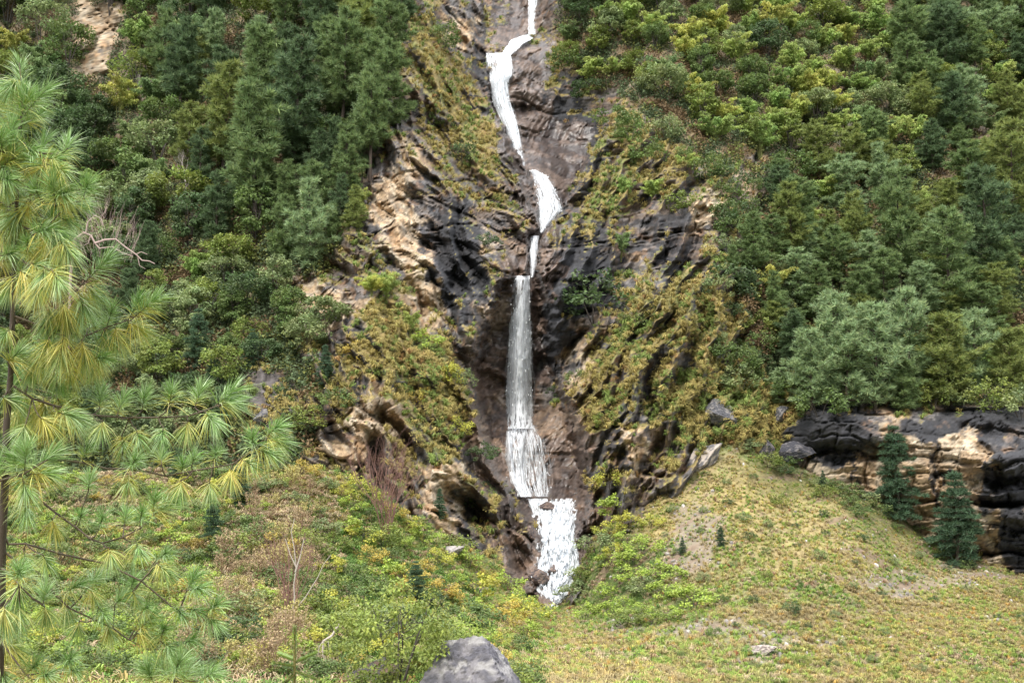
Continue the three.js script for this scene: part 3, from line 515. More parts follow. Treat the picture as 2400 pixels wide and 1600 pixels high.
// arching bamboo: a fountain of culms with hanging leaf sprays
function bamboo(seed, { h = 5.5, culms = 26, reach = 2.2, len = 0.5, wid = 0.06 } = {}) {
  const rnd = rngOf(seed), S = new Soup(), wood = [];
  for (let c = 0; c < culms; c++) {
    const a = rnd() * 6.283, out = V(Math.cos(a), 0, Math.sin(a)), hh = h * (0.55 + 0.5 * rnd()), rr = reach * (0.35 + 0.75 * rnd()), base = out.clone().multiplyScalar(0.3 * rnd()), pts = [];
    for (let i = 0; i <= 6; i++) { const f = i / 6; pts.push(base.clone().addScaledVector(out, rr * f * f).add(V(0, hh * (1.32 * f - 0.42 * f * f * f) - (i ? 0 : 0.2), 0))); }
    wood.push(tube(pts, [0.025, 0.024, 0.022, 0.018, 0.014, 0.009, 0.004], 4));
    const tint = 0.75 + 0.5 * rnd(), warm = 1 + 0.25 * (rnd() - 0.35);
    for (let k = 0; k < 26; k++) {
      const f = 0.34 + 0.66 * Math.sqrt(rnd()), q = Math.min(5.999, f * 6), i = Math.floor(q), p = pts[i].clone().lerp(pts[i + 1], q - i), sp = p.clone().add(V((rnd() - 0.5) * 0.7, (rnd() - 0.55) * 0.4, (rnd() - 0.5) * 0.7));
      for (let l = 0; l < 8; l++) {
        const d = sp.clone().sub(p).setY(0).multiplyScalar(0.8).add(V((rnd() - 0.5) * 0.9, -0.35 - 0.5 * rnd(), (rnd() - 0.5) * 0.9)).normalize(), side = d.clone().cross(rv(rnd, 1)).normalize(), g = tint * (0.75 + 0.5 * rnd());
        leaf(S, sp.clone().add(rv(rnd, 0.12)), d, side, len * (0.6 + 0.6 * rnd()), wid, g * warm, g, g * 0.9);
      }
    }
  }
  return { trunk: mergeGeometries(wood), crown: S.geo() };
}
// bare twigs, forking
function twigs(seed, { h = 3, stems = 9, spread = 0.5, forks = 3, r0 = 0.03, buds = 0 } = {}) {
  const rnd = rngOf(seed), wood = [], S = new Soup();
  const grow = (p, d, len, r, n) => {
    const q = p.clone().addScaledVector(d, len), m = p.clone().lerp(q, 0.5).add(rv(rnd, len * 0.09));
    wood.push(tube([p, m, q], [r, r * 0.8, r * 0.6], n > 1 ? 5 : 3));
    for (let b = 0; b < buds; b++) { const c = p.clone().lerp(q, 0.4 + 0.6 * rnd()), dd = rv(rnd, 1).normalize(), s = dd.clone().cross(rv(rnd, 1)).normalize(), g = 0.6 + 0.7 * rnd(); leaf(S, c, dd, s, 0.12, 0.035, g, g * 0.95, g * 0.9); }
    if (n > 0) for (let k = 0, kk = 2 + (rnd() < 0.55 ? 1 : 0); k < kk; k++) grow(k ? m.clone().lerp(q, 0.3 + 0.6 * rnd()) : q, d.clone().add(rv(rnd, 0.42)).add(V(0, 0.12, 0)).normalize(), len * (0.55 + 0.25 * rnd()), r * 0.58, n - 1);
  };
  for (let s = 0; s < stems; s++) { const a = rnd() * 6.28; grow(V(Math.cos(a) * 0.06, -0.15, Math.sin(a) * 0.06), V(Math.cos(a) * spread * rnd(), 1, Math.sin(a) * spread * rnd()).normalize(), h * (0.3 + 0.15 * rnd()), r0, forks); }
  return { trunk: mergeGeometries(wood), crown: buds ? S.geo() : null };
}

const bark = plainMat(0.085, 0.062, 0.05), barkGrey = plainMat(0.06, 0.05, 0.042), culmMat = plainMat(0.16, 0.17, 0.05), twigRed = plainMat(0.2, 0.105, 0.085), twigPale = plainMat(0.45, 0.39, 0.35), twigDry = plainMat(0.24, 0.15, 0.1);
const tints = {
  pine: [leafMat(0.19, 0.265, 0.1, 0.4), leafMat(0.245, 0.29, 0.085, 0.4), leafMat(0.125, 0.19, 0.085, 0.4), leafMat(0.29, 0.385, 0.19, 0.4)],
  fir: [leafMat(0.085, 0.15, 0.08, 0.4), leafMat(0.1, 0.17, 0.09, 0.4)],
  broad: [leafMat(0.14, 0.205, 0.06, 0.4), leafMat(0.21, 0.265, 0.06, 0.4), leafMat(0.09, 0.145, 0.055, 0.4), leafMat(0.24, 0.3, 0.13, 0.4)],
  gold: [leafMat(0.42, 0.43, 0.075, 0.4), leafMat(0.42, 0.34, 0.075, 0.4), leafMat(0.31, 0.41, 0.075, 0.4)],
  bamboo: [leafMat(0.33, 0.42, 0.12, 0.4), leafMat(0.25, 0.36, 0.1, 0.4), leafMat(0.39, 0.43, 0.11, 0.4), leafMat(0.19, 0.28, 0.11, 0.4)],
};
const kinds = {
  pine_tree: { v: [pine(101), pine(102, { spread: 0.2, bare: 0.3, top: 1.05 }), pine(103, { spread: 0.27, bare: 0.1, whorls: 12 }), pine(104, { h: 17, spread: 0.26, bare: 0.12, round: 0.5 }), pine(105, { spread: 0.22, bare: 0.22, whorls: 10, size: 1.35 }), pine(106, { h: 18, spread: 0.3, bare: 0.16, whorls: 11, round: 0.35 })], wood: bark, h: 20, leaf: tints.pine },
  young_pine: { v: [pine(111, { h: 9, spread: 0.27, bare: 0.04, whorls: 15, per: 5, size: 0.62, droop: 0.08, lift: 0.14, round: 0.6, blades: 14 }), pine(112, { h: 9, spread: 0.3, bare: 0.03, whorls: 14, per: 6, size: 0.6, droop: 0.06, lift: 0.16, round: 0.55, blades: 14 })], wood: bark, h: 9, leaf: tints.pine },
  fir_tree: { v: [pine(121, { h: 10, spread: 0.27, bare: 0.03, whorls: 18, per: 6, size: 0.55, droop: 0.2, lift: 0.05, round: 0.85, wild: true, blades: 13 }), pine(122, { h: 10, spread: 0.29, bare: 0.03, whorls: 17, per: 6, size: 0.55, droop: 0.22, lift: 0.06, round: 0.95, wild: true, blades: 13 })], wood: bark, h: 10, leaf: tints.fir },
  leafy_tree: { v: [broadleaf(131), broadleaf(132, { rx: 2.9, ry: 1.9, h: 5.4 }), broadleaf(133, { rx: 2.1, ry: 2.6, h: 6.6, droop: 0.45 }), broadleaf(134, { rx: 1.7, ry: 2.9, h: 7, lobes: 44, droop: 0.5 }), broadleaf(135, { rx: 2.6, ry: 2.2, h: 5.6, lobes: 34, lobe: 0.85 }), broadleaf(136, { rx: 3.1, ry: 1.6, h: 4.6, lobes: 60, lobe: 0.55 })], wood: barkGrey, h: 6, leaf: tints.broad },
  golden_bush: { v: [broadleaf(141, { h: 2.2, rx: 1.4, ry: 1.0, lobes: 22, leaves: 40, len: 0.2, wid: 0.075, lobe: 0.42, low: 0.05 }), broadleaf(142, { h: 2, rx: 1.6, ry: 0.95, lobes: 24, leaves: 40, len: 0.2, wid: 0.07, lobe: 0.42, low: 0.05 })], wood: barkGrey, h: 2.1, leaf: tints.gold },
  green_bush: { v: [broadleaf(151, { h: 2.4, rx: 1.5, ry: 1.15, lobes: 26, leaves: 42, len: 0.21, wid: 0.075, lobe: 0.45, low: 0.04 }), broadleaf(152, { h: 2.1, rx: 1.7, ry: 1, lobes: 26, leaves: 42, len: 0.2, wid: 0.075, lobe: 0.422, low: 0.04 })], wood: barkGrey, h: 2.25, leaf: tints.broad },
  bamboo_clump: { v: [bamboo(161), bamboo(162, { reach: 2.8, h: 5 }), bamboo(163, { culms: 20, reach: 1.8, h: 6 }), bamboo(164, { culms: 16, reach: 2.4, h: 6.4 }), bamboo(165, { culms: 32, reach: 3.1, h: 4.4 })], wood: culmMat, h: 5.5, leaf: tints.bamboo },
};
// one more individual of a kind, standing at a survey point, `px` tall in that survey
const form = { pine_tree: ['open-crowned', 'bare-trunked', 'low-branched', 'broad-topped', 'tiered', 'spreading'], young_pine: ['narrow', 'bushy'], fir_tree: ['slender', 'wide-skirted'], leafy_tree: ['upright', 'flat-crowned', 'drooping', 'columnar', 'lumpy', 'sprawling'], golden_bush: ['upright', 'spreading'], green_bush: ['upright', 'spreading'], bamboo_clump: ['arching', 'wide-spreading', 'upright', 'thin', 'low fountain-like'] };
const sizeWord = { pine_tree: [150, 200], young_pine: [110, 180], fir_tree: [95, 150], leafy_tree: [85, 110], golden_bush: [46, 60], green_bush: [55, 75], bamboo_clump: [68, 86] };
const protos = new Map(), prnd = rngOf(77);
function plant(kind, x, y, px, label, category, group, opt = {}) {
  const k = kinds[kind], vi = opt.v ?? Math.floor(prnd() * k.v.length), ti = opt.t ?? Math.floor(prnd() * k.leaf.length), key = kind + vi + '/' + ti;
  const p = opt.at ?? place(x, y), dist = -(p.z - CAM.z), s = px * K * dist / k.h;
  if (!protos.has(key)) { const g = new THREE.Group(); part(k.v[vi].trunk, k.wood, 'trunk', g); part(k.v[vi].crown, k.leaf[ti], 'crown', g); protos.set(key, g); }
  const o = protos.get(key).clone();
  const wide = s * (opt.wide ?? 1) * (0.92 + 0.16 * prnd());
  o.position.copy(p); o.position.y -= 0.15 * s; o.scale.set(wide, s, wide); o.rotation.set((prnd() - 0.5) * 0.07, prnd() * 6.283, (prnd() - 0.5) * 0.07);
  const sw = sizeWord[kind], word = px < sw[0] ? 'small' : px < sw[1] ? 'mid-sized' : 'tall';
  return add(o, kind, label.replace('~', `${word} ${form[kind][vi]}`), category, group);
}

// ---------------------------------------------------------------- the woods
const inPoly = (poly, x, y) => { let c = false; for (let i = 0, j = poly.length - 1; i < poly.length; j = i++) { const [xi, yi] = poly[i], [xj, yj] = poly[j]; if ((yi > y) !== (yj > y) && x < (xj - xi) * (y - yi) / (yj - yi) + xi) c = !c; } return c; };
function scatter(poly, gap, seed, fn) {
  const rnd = rngOf(seed), xs = poly.map((p) => p[0]), ys = poly.map((p) => p[1]), out = [];
  const x0 = Math.min(...xs), x1 = Math.max(...xs), y0 = Math.min(...ys), y1 = Math.max(...ys), tries = Math.round((x1 - x0) * (y1 - y0) / (gap * gap) * 7);
  for (let i = 0; i < tries; i++) {
    const x = lerp(x0, x1, rnd()), y = lerp(y0, y1, rnd());
    if (!inPoly(poly, x, y) || out.some(([a, b]) => (a - x) ** 2 + ((b - y) * 1.3) ** 2 < gap * gap)) continue;
    out.push([x, y]);
  }
  out.sort((a, b) => a[1] - b[1]);
  for (const [x, y] of out) fn(x, y, rnd);
}
const G_LP = 'pines in the forest beside the dark gorge wall', G_RP = 'pines on the hillside above the low cliff';
const zoneL = (x, y) => x > 780 ? 'on the brink of the dark gorge wall' : y < 170 && x < 400 ? 'near the pale rock scar in the forest' : y > 520 ? 'low in the forest behind the bare white branches' : x > 560 ? 'in the pine stand beside the gorge wall' : y < 330 ? 'high in the dense forest' : 'in the thick of the dense forest';
const zoneR = (x, y) => y > 780 ? 'just behind the pines on the low cliff' : x > 2230 ? (y < 330 ? 'high on the dark shoulder of the wooded slope' : 'on the dark shoulder of the wooded slope') : y < 130 ? 'high on the bright slope across the gorge' : x < 1500 ? 'over the gorge head on the bright slope' : y < 400 ? 'on the bright slope above the orange rock' : x < 1900 ? 'at the edge of the wood beside the orange rock' : 'in the thick of the wood above the low cliff';
const PT = ['grey-green', 'olive', 'dark blue-green', 'silvery'];
const L_LP = (t, x, y) => `~ ${PT[t]} pine ${zoneL(x, y)}`;
const L_RP = (t, x, y) => `~ ${PT[t]} pine ${zoneR(x, y)}`;
const pick = (r, w) => { let s = r * w.reduce((a, b) => a + b), i = 0; while (i < w.length - 1 && (s -= w[i]) > 0) i++; return i; };
const BN = ['dark green', 'olive', 'deep green', 'greyish'], MN = ['yellow-green', 'mid green', 'golden', 'dull green'];

// prominent trees, each where it stands
const big = [[868, 425, 290, 1, 0], [905, 340, 260, 0, 0], [725, 660, 290, 3, 3], [660, 640, 190, 0, 0], [595, 560, 400, 1, 0], [690, 400, 330, 0, 2], [520, 430, 300, 0, 1], [800, 300, 300, 0, 0], [420, 300, 280, 1, 2], [780, 620, 170, 3, 0], [610, 330, 300, 1, 0], [830, 560, 150, 3, 1]];
for (const [x, y, h, v, t] of big) plant('pine_tree', x, y, h, L_LP(t, x, y), 'pine tree', G_LP, { v, t });
const LF = [[-90, 40], [930, -20], [945, 180], [880, 330], [850, 480], [800, 560], [690, 640], [600, 640], [430, 700], [-90, 700]];
scatter(LF, 64, 201, (x, y, rnd) => {
  if (Math.abs(x - 225) < 55 && y > 40 && y < 240) return;
  const piney = smooth(300, 620, x) * 0.75, r = rnd();
  if (r < piney) { const t = pick(rnd(), [4, 1.2, 4, 0.8]); plant('pine_tree', x, y, lerp(150, 250, rnd()), L_LP(t, x, y), 'pine tree', G_LP, { t }); }
  else if (rnd() < 0.3) { const t = pick(rnd(), [1, 3, 1, 4]); plant('bamboo_clump', x, y, lerp(70, 110, rnd()), `~ ${MN[t]} bamboo ${zoneL(x, y)}`, 'bamboo', 'bamboo in the forest beside the gorge wall', { t, wide: 1.2 }); }
  else { const t = pick(rnd(), [3, 1.6, 4, 1]); plant('leafy_tree', x, y, lerp(85, 140, rnd()), `~ ${BN[t]} leafy tree ${zoneL(x, y)}`, 'tree', 'leafy trees in the forest beside the gorge wall', { t }); }
});
// thick bushes at the forest's foot
const LB = [[150, 760], [470, 690], [690, 690], [760, 760], [740, 850], [600, 860], [540, 960], [560, 1060], [470, 1075], [100, 1090], [-60, 1080], [-60, 760]];
scatter(LB, 58, 202, (x, y, rnd) => {
  const r = rnd();
  if (r < 0.17) plant('young_pine', x, y, lerp(90, 150, rnd()), '~ young pine among bushes at the foot of the dense forest', 'pine tree', 'young pines at the forest foot', { t: pick(rnd(), [2, 2, 1, 0.5]) });
  else { const t = pick(rnd(), [3, 2.4, 2, 2]); plant('leafy_tree', x, y, lerp(70, 125, rnd()), `~ ${BN[t]} tree at the foot of the dense forest ${x > 540 ? 'above the bare soil' : y < 850 ? 'below the white branches' : 'behind the grassy bank'}`, 'tree', 'rounded trees at the forest foot', { t }); }
});
for (const [x, y, h] of [[500, 960, 130], [460, 880, 160], [760, 900, 95], [545, 1000, 90], [590, 860, 90], [395, 1040, 80]]) plant('fir_tree', x, y, h, '~ dark fir by the bare grey soil at the forest foot', 'fir tree', 'small firs by the bare soil');
// the wooded slope across the gorge: bamboo and leafy trees above, pines lower down
const RU = [[1330, 20], [1480, -50], [2480, -50], [2480, 330], [2100, 380], [1900, 340], [1780, 380], [1640, 330], [1560, 250], [1480, 210], [1360, 200], [1300, 120]];
scatter(RU, 47, 203, (x, y, rnd) => {
  if (x > 2080 && rnd() < 0.62 * smooth(2050, 2250, x)) { const t = pick(rnd(), [3, 1, 2, 1.5]); plant('pine_tree', x, y, lerp(130, 200, rnd()), L_RP(t, x, y), 'pine tree', G_RP, { t, wide: 1.25 }); return; }
  const r = rnd();
  if (r < 0.66) { const t = pick(rnd(), x > 1600 && x < 2000 && y > 60 ? [4, 1.6, 3, 0.4] : [3, 3, 0.8, 1.4]); plant('bamboo_clump', x, y, lerp(55, 90, rnd()), `~ ${MN[t]} bamboo ${zoneR(x, y)}`, 'bamboo', 'bamboo on the bright upper slope', { t, wide: 1.25 }); }
  else { const t = pick(rnd(), [3, 4, 0.8, 2]); plant('leafy_tree', x, y, lerp(60, 100, rnd()), `~ ${BN[t]} leafy tree ${zoneR(x, y)}`, 'tree', 'leafy trees on the bright upper slope', { t, wide: 1.1 }); }
});
const RM = [[1800, 470], [1930, 420], [2120, 400], [2480, 350], [2480, 900], [2330, 930], [2150, 930], [1960, 945], [1900, 920], [1800, 830], [1770, 700], [1740, 620]];
for (const [x, y, h, v, t] of [[2070, 490, 190, 3, 3], [2110, 690, 300, 0, 0], [2010, 640, 230, 3, 1], [1860, 620, 200, 0, 1], [1815, 780, 170, 3, 0], [2330, 700, 320, 0, 2], [2230, 780, 290, 2, 0], [2380, 560, 280, 2, 1]]) plant('pine_tree', x, y, h, L_RP(t, x, y), 'pine tree', G_RP, { v, t });
scatter(RM, 60, 204, (x, y, rnd) => {
  const r = rnd();
  if (r < 0.62) { const t = pick(rnd(), [4, 2.5, 1, 2]); plant('pine_tree', x, y, lerp(110, 190, rnd()), L_RP(t, x, y), 'pine tree', G_RP, { t, wide: 1.25 }); }
  else if (r < 0.8) { const t = pick(rnd(), [3, 4, 0.8, 2]); plant('bamboo_clump', x, y, lerp(60, 90, rnd()), `~ ${MN[t]} bamboo ${zoneR(x, y)}`, 'bamboo', 'bamboo among the pines above the low cliff', { t, wide: 1.2 }); }
  else { const t = pick(rnd(), [3, 3, 1, 2]); plant('leafy_tree', x, y, lerp(60, 100, rnd()), `~ ${BN[t]} leafy tree ${zoneR(x, y)}`, 'tree', 'leafy trees among the pines above the low cliff', { t }); }
});
// the row along the brink of the low cliff
for (const [x, y, h, v, t, wide] of [[1830, 950, 90, 0, 3, 1.5], [1905, 960, 190, 1, 3, 1.1], [1990, 962, 210, 0, 3, 1.1], [2055, 958, 250, 1, 3, 1.0], [1960, 930, 250, 0, 3, 1], [2120, 965, 120, 1, 0, 1.4], [2140, 930, 260, 0, 3, 1], [2220, 945, 210, 1, 1, 1.2], [2290, 940, 220, 0, 3, 1], [2370, 950, 180, 1, 1, 1.2], [1770, 900, 82, 0, 0, 1.1]]) plant('young_pine', x, y, h, `~ ${PT[t]} pine on the brink of the low cliff${x > 2100 ? ' over its black ledge' : ''}`, 'pine tree', 'bushy pines along the cliff brink', { v, t, wide });
for (const [x, y, h, t] of [[1920, 975, 80, 0], [2250, 960, 70, 3], [2330, 965, 80, 1], [2190, 955, 60, 1], [1870, 930, 60, 0], [2395, 980, 90, 3]]) plant('green_bush', x, y, h, `~ ${BN[t]} bush hanging over the brink of the low cliff`, 'bush', 'bushes on the cliff brink', { t });
// firs standing before the low cliff
plant('fir_tree', 2108, 1216, 214, 'dark fir before the tan low cliff, beside the black water stain', 'fir tree', null, { v: 0, t: 0 });
plant('fir_tree', 2246, 1322, 215, 'dark fir before the low cliff, below the black overhanging ledge', 'fir tree', null, { v: 1, t: 0, wide: 1.15 });
plant('fir_tree', 1930, 1140, 38, 'tiny dark conical fir under the dark end of the low cliff', 'fir tree', null, { v: 1, t: 0 });
// bushes on ledges of the rock walls
const ledge = [['green_bush', 1392, 745, 110, 2, 'deep green bush on the black wall beside the longest plunge'], ['green_bush', 1490, 780, 70, 0, 0], ['bamboo_clump', 1455, 610, 70, 3, 0], ['bamboo_clump', 1470, 480, 70, 1, 0], ['green_bush', 1520, 390, 70, 0, 0], ['bamboo_clump', 1530, 470, 60, 0, 0], ['green_bush', 1600, 500, 60, 1, 0], ['green_bush', 1660, 420, 60, 0, 0], ['green_bush', 1720, 540, 70, 2, 0], ['bamboo_clump', 1740, 600, 70, 0, 0], ['green_bush', 1700, 690, 80, 2, 0], ['green_bush', 1790, 640, 70, 0, 0], ['bamboo_clump', 1610, 400, 55, 0, 0], ['green_bush', 1850, 420, 80, 0, 0], ['green_bush', 1480, 330, 60, 0, 0], ['green_bush', 1560, 330, 60, 3, 0], ['green_bush', 1700, 900, 50, 3, 0], ['green_bush', 1440, 300, 60, 0, 0], ['green_bush', 1390, 230, 60, 2, 0], ['green_bush', 1330, 170, 60, 0, 0],
  ['bamboo_clump', 905, 715, 80, 0, 1], ['bamboo_clump', 870, 690, 60, 2, 1], ['bamboo_clump', 850, 490, 50, 0, 1], ['bamboo_clump', 960, 790, 60, 0, 1], ['golden_bush', 1000, 820, 50, 2, 1], ['golden_bush', 1060, 900, 50, 0, 1], ['green_bush', 1085, 910, 46, 3, 1], ['golden_bush', 990, 950, 46, 1, 1], ['green_bush', 1030, 300, 44, 0, 1], ['green_bush', 1040, 110, 60, 0, 1], ['green_bush', 1080, 380, 50, 2, 1], ['golden_bush', 1070, 1020, 46, 0, 1], ['green_bush', 1130, 1080, 50, 2, 1], ['green_bush', 1120, 1190, 60, 2, 1], ['green_bush', 1145, 580, 40, 2, 1], ['green_bush', 780, 960, 60, 0, 1], ['green_bush', 720, 1010, 60, 1, 1], ['golden_bush', 840, 850, 50, 1, 1], ['green_bush', 1310, 930, 40, 2, 0], ['green_bush', 1420, 1000, 44, 1, 0], ['golden_bush', 1430, 1140, 46, 0, 0], ['green_bush', 1350, 900, 40, 0, 0]];
for (const [kind, x, y, h, t, w] of ledge) {
  const what = kind === 'bamboo_clump' ? `~ ${MN[t]} bamboo tuft` : kind === 'golden_bush' ? '~ golden bush' : `~ ${BN[t]} bush`, side = w ? (y > 780 ? 'on the grassy shoulder below the dense forest' : 'on the sheer wall below the dense forest') : y > 650 ? 'on the golden slope across the gorge' : x > 1590 ? 'around the orange rock across the gorge' : 'on the wall below the bright slope';
  plant(kind, x, y, h, typeof w === 'string' ? w : `${what} ${side}`, kind === 'bamboo_clump' ? 'bamboo' : 'bush', typeof w === 'string' ? null : `bushes ${side}`, { t });
}
// the wood thins out towards the gorge
scatter([[1590, 340], [1700, 380], [1800, 480], [1790, 640], [1770, 760], [1820, 880], [1760, 960], [1690, 860], [1640, 720], [1690, 600], [1640, 480], [1560, 430]], 44, 406, (x, y, rnd) => {
  if (rnd() < smooth(110, -10, x - 1640) * 0.5) return;
  if (rnd() < 0.2) { const t = pick(rnd(), [3, 2, 1, 1]); plant('young_pine', x, y, lerp(50, 95, rnd()), `~ ${PT[t]} pine straggling down the golden slope from the wood`, 'pine tree', 'young pines straggling from the wood', { t }); }
  else { const t = pick(rnd(), [3, 2, 2, 1.5]); plant('green_bush', x, y, lerp(30, 66, rnd()), `~ ${BN[t]} bush ${y < 560 ? 'around the orange rock' : 'on the golden slope'} at the edge of the wood`, 'bush', 'bushes at the edge of the wood', { t }); }
});
// undergrowth and turf: too many to count
const clumpGeo = (() => { const rnd = rngOf(301), S = new Soup(); for (let i = 0; i < 46; i++) { const d = rv(rnd, 1).normalize(), p = V(d.x * 0.5, Math.abs(d.y) * 0.5 + 0.08, d.z * 0.5).multiplyScalar(0.5 + 0.5 * rnd()), dir = d.clone().add(rv(rnd, 0.7)).normalize(), side = dir.clone().cross(rv(rnd, 1)).normalize(), g = 0.7 + 0.6 * rnd(); leaf(S, p, dir, side, 0.2 * (0.6 + 0.7 * rnd()), 0.06, g, g, g); } return S.geo(); })();
const tuftGeo = (() => { const rnd = rngOf(302), S = new Soup(); for (let i = 0; i < 26; i++) { const a = rnd() * 6.283, o = V(Math.cos(a), 0, Math.sin(a)), l = 0.35 + 0.4 * rnd(), b = o.clone().multiplyScalar(0.1 * rnd()), m = b.clone().addScaledVector(o, l * 0.3).add(V(0, l * 0.75, 0)), t = b.clone().addScaledVector(o, l * (0.6 + 0.4 * rnd())).add(V(0, l * (0.3 + 0.65 * rnd()), 0)), s = V(-o.z, 0, o.x).multiplyScalar(0.022 + 0.016 * rnd()), g = 0.7 + 0.6 * rnd(); S.tri(b.clone().add(s), b.clone().sub(s), m, g, g, g); S.tri(m.clone().add(s), m.clone().sub(s), t, g, g, g); S.tri(b.clone().add(s), m.clone().sub(s), m.clone().add(s), g, g, g); } return S.geo(); })();
const weedGeo = (() => { const rnd = rngOf(303), S = new Soup(); for (let i = 0; i < 34; i++) { const a = rnd() * 6.283, r = 0.34 * Math.sqrt(rnd()), p = V(Math.cos(a) * r, 0.04 + 0.36 * rnd() * (1 - r), Math.sin(a) * r), dir = V(Math.cos(a), 0.5 * rnd(), Math.sin(a)).add(rv(rnd, 0.7)).normalize(), side = dir.clone().cross(V(0, 1, 0).add(rv(rnd, 0.5))).normalize(), g = 0.7 + 0.6 * rnd(); leaf(S, p, dir, side, 0.13 * (0.6 + 0.8 * rnd()), 0.042, g, g, g); } return S.geo(); })();
const stuffMat = leafMat(1, 1, 1, 0.2);
function stuff(name, geo, list, label) {
  const im = new THREE.InstancedMesh(geo, stuffMat, list.length), o = new THREE.Object3D(), c = new THREE.Color(), up = V(0, 1, 0), q = new THREE.Quaternion();
  list.forEach(([p, n, s, col, spin, flat], i) => {
    o.position.copy(p); o.quaternion.setFromUnitVectors(up, n); o.quaternion.multiply(q.setFromAxisAngle(up, spin)); o.scale.set(s, s * (flat ?? 1), s); o.updateMatrix(); im.setMatrixAt(i, o.matrix); im.setColorAt(i, c.setRGB(...col));
  });
  return add(im, name, label, null, null, 'stuff');
}
{
  const rnd = rngOf(311), list = [];
  for (const [x, y, z, nx, ny, nz] of floorSpots) {
    const n = V(nx, ny, nz).lerp(V(0, 1, 0), 0.55).normalize(), r = rnd(), f = fbm(x / 9, y / 9, z / 9, 2), g = 0.7 + 0.6 * rnd();
    const c = f + (r - 0.5) * 0.5 > 0.18 ? [0.17, 0.115, 0.06] : r < 0.25 ? [0.16, 0.175, 0.05] : [0.08, 0.11, 0.05];
    list.push([V(x, y, z), n, 1 + 1.5 * rnd(), c.map((v) => v * g), rnd() * 6.28]);
  }
  stuff('undergrowth', clumpGeo, list, 'dark leafy undergrowth covering the forest floor');
  const turf = [], weeds = [];
  for (const [x, y, z, nx, ny, nz] of grassSpots) {
    const n = V(nx, ny, nz).lerp(V(0, 1, 0), 0.45).normalize(), r = rnd(), f = fbm(x / 6, y / 6, z / 6 + 9, 2), g = 0.75 + 0.5 * rnd();
    const c = f + (r - 0.5) * 0.6 > 0.16 ? [0.18, 0.24, 0.06] : r < 0.5 ? [0.36, 0.29, 0.1] : r < 0.92 ? [0.29, 0.25, 0.08] : [0.3, 0.18, 0.07];
    (rnd() < 0.72 ? turf : weeds).push([V(x, y, z), n, 0.6 + 0.8 * rnd(), c.map((v) => v * g), rnd() * 6.28]);
  }
  stuff('cliff_grass', tuftGeo, turf, 'golden grass growing in tufts on the rock ledges');
  stuff('cliff_herbs', weedGeo, weeds, 'small leafy plants growing on the rock ledges');
  console.log('undergrowth', list.length, 'turf', turf.length, weeds.length);
}
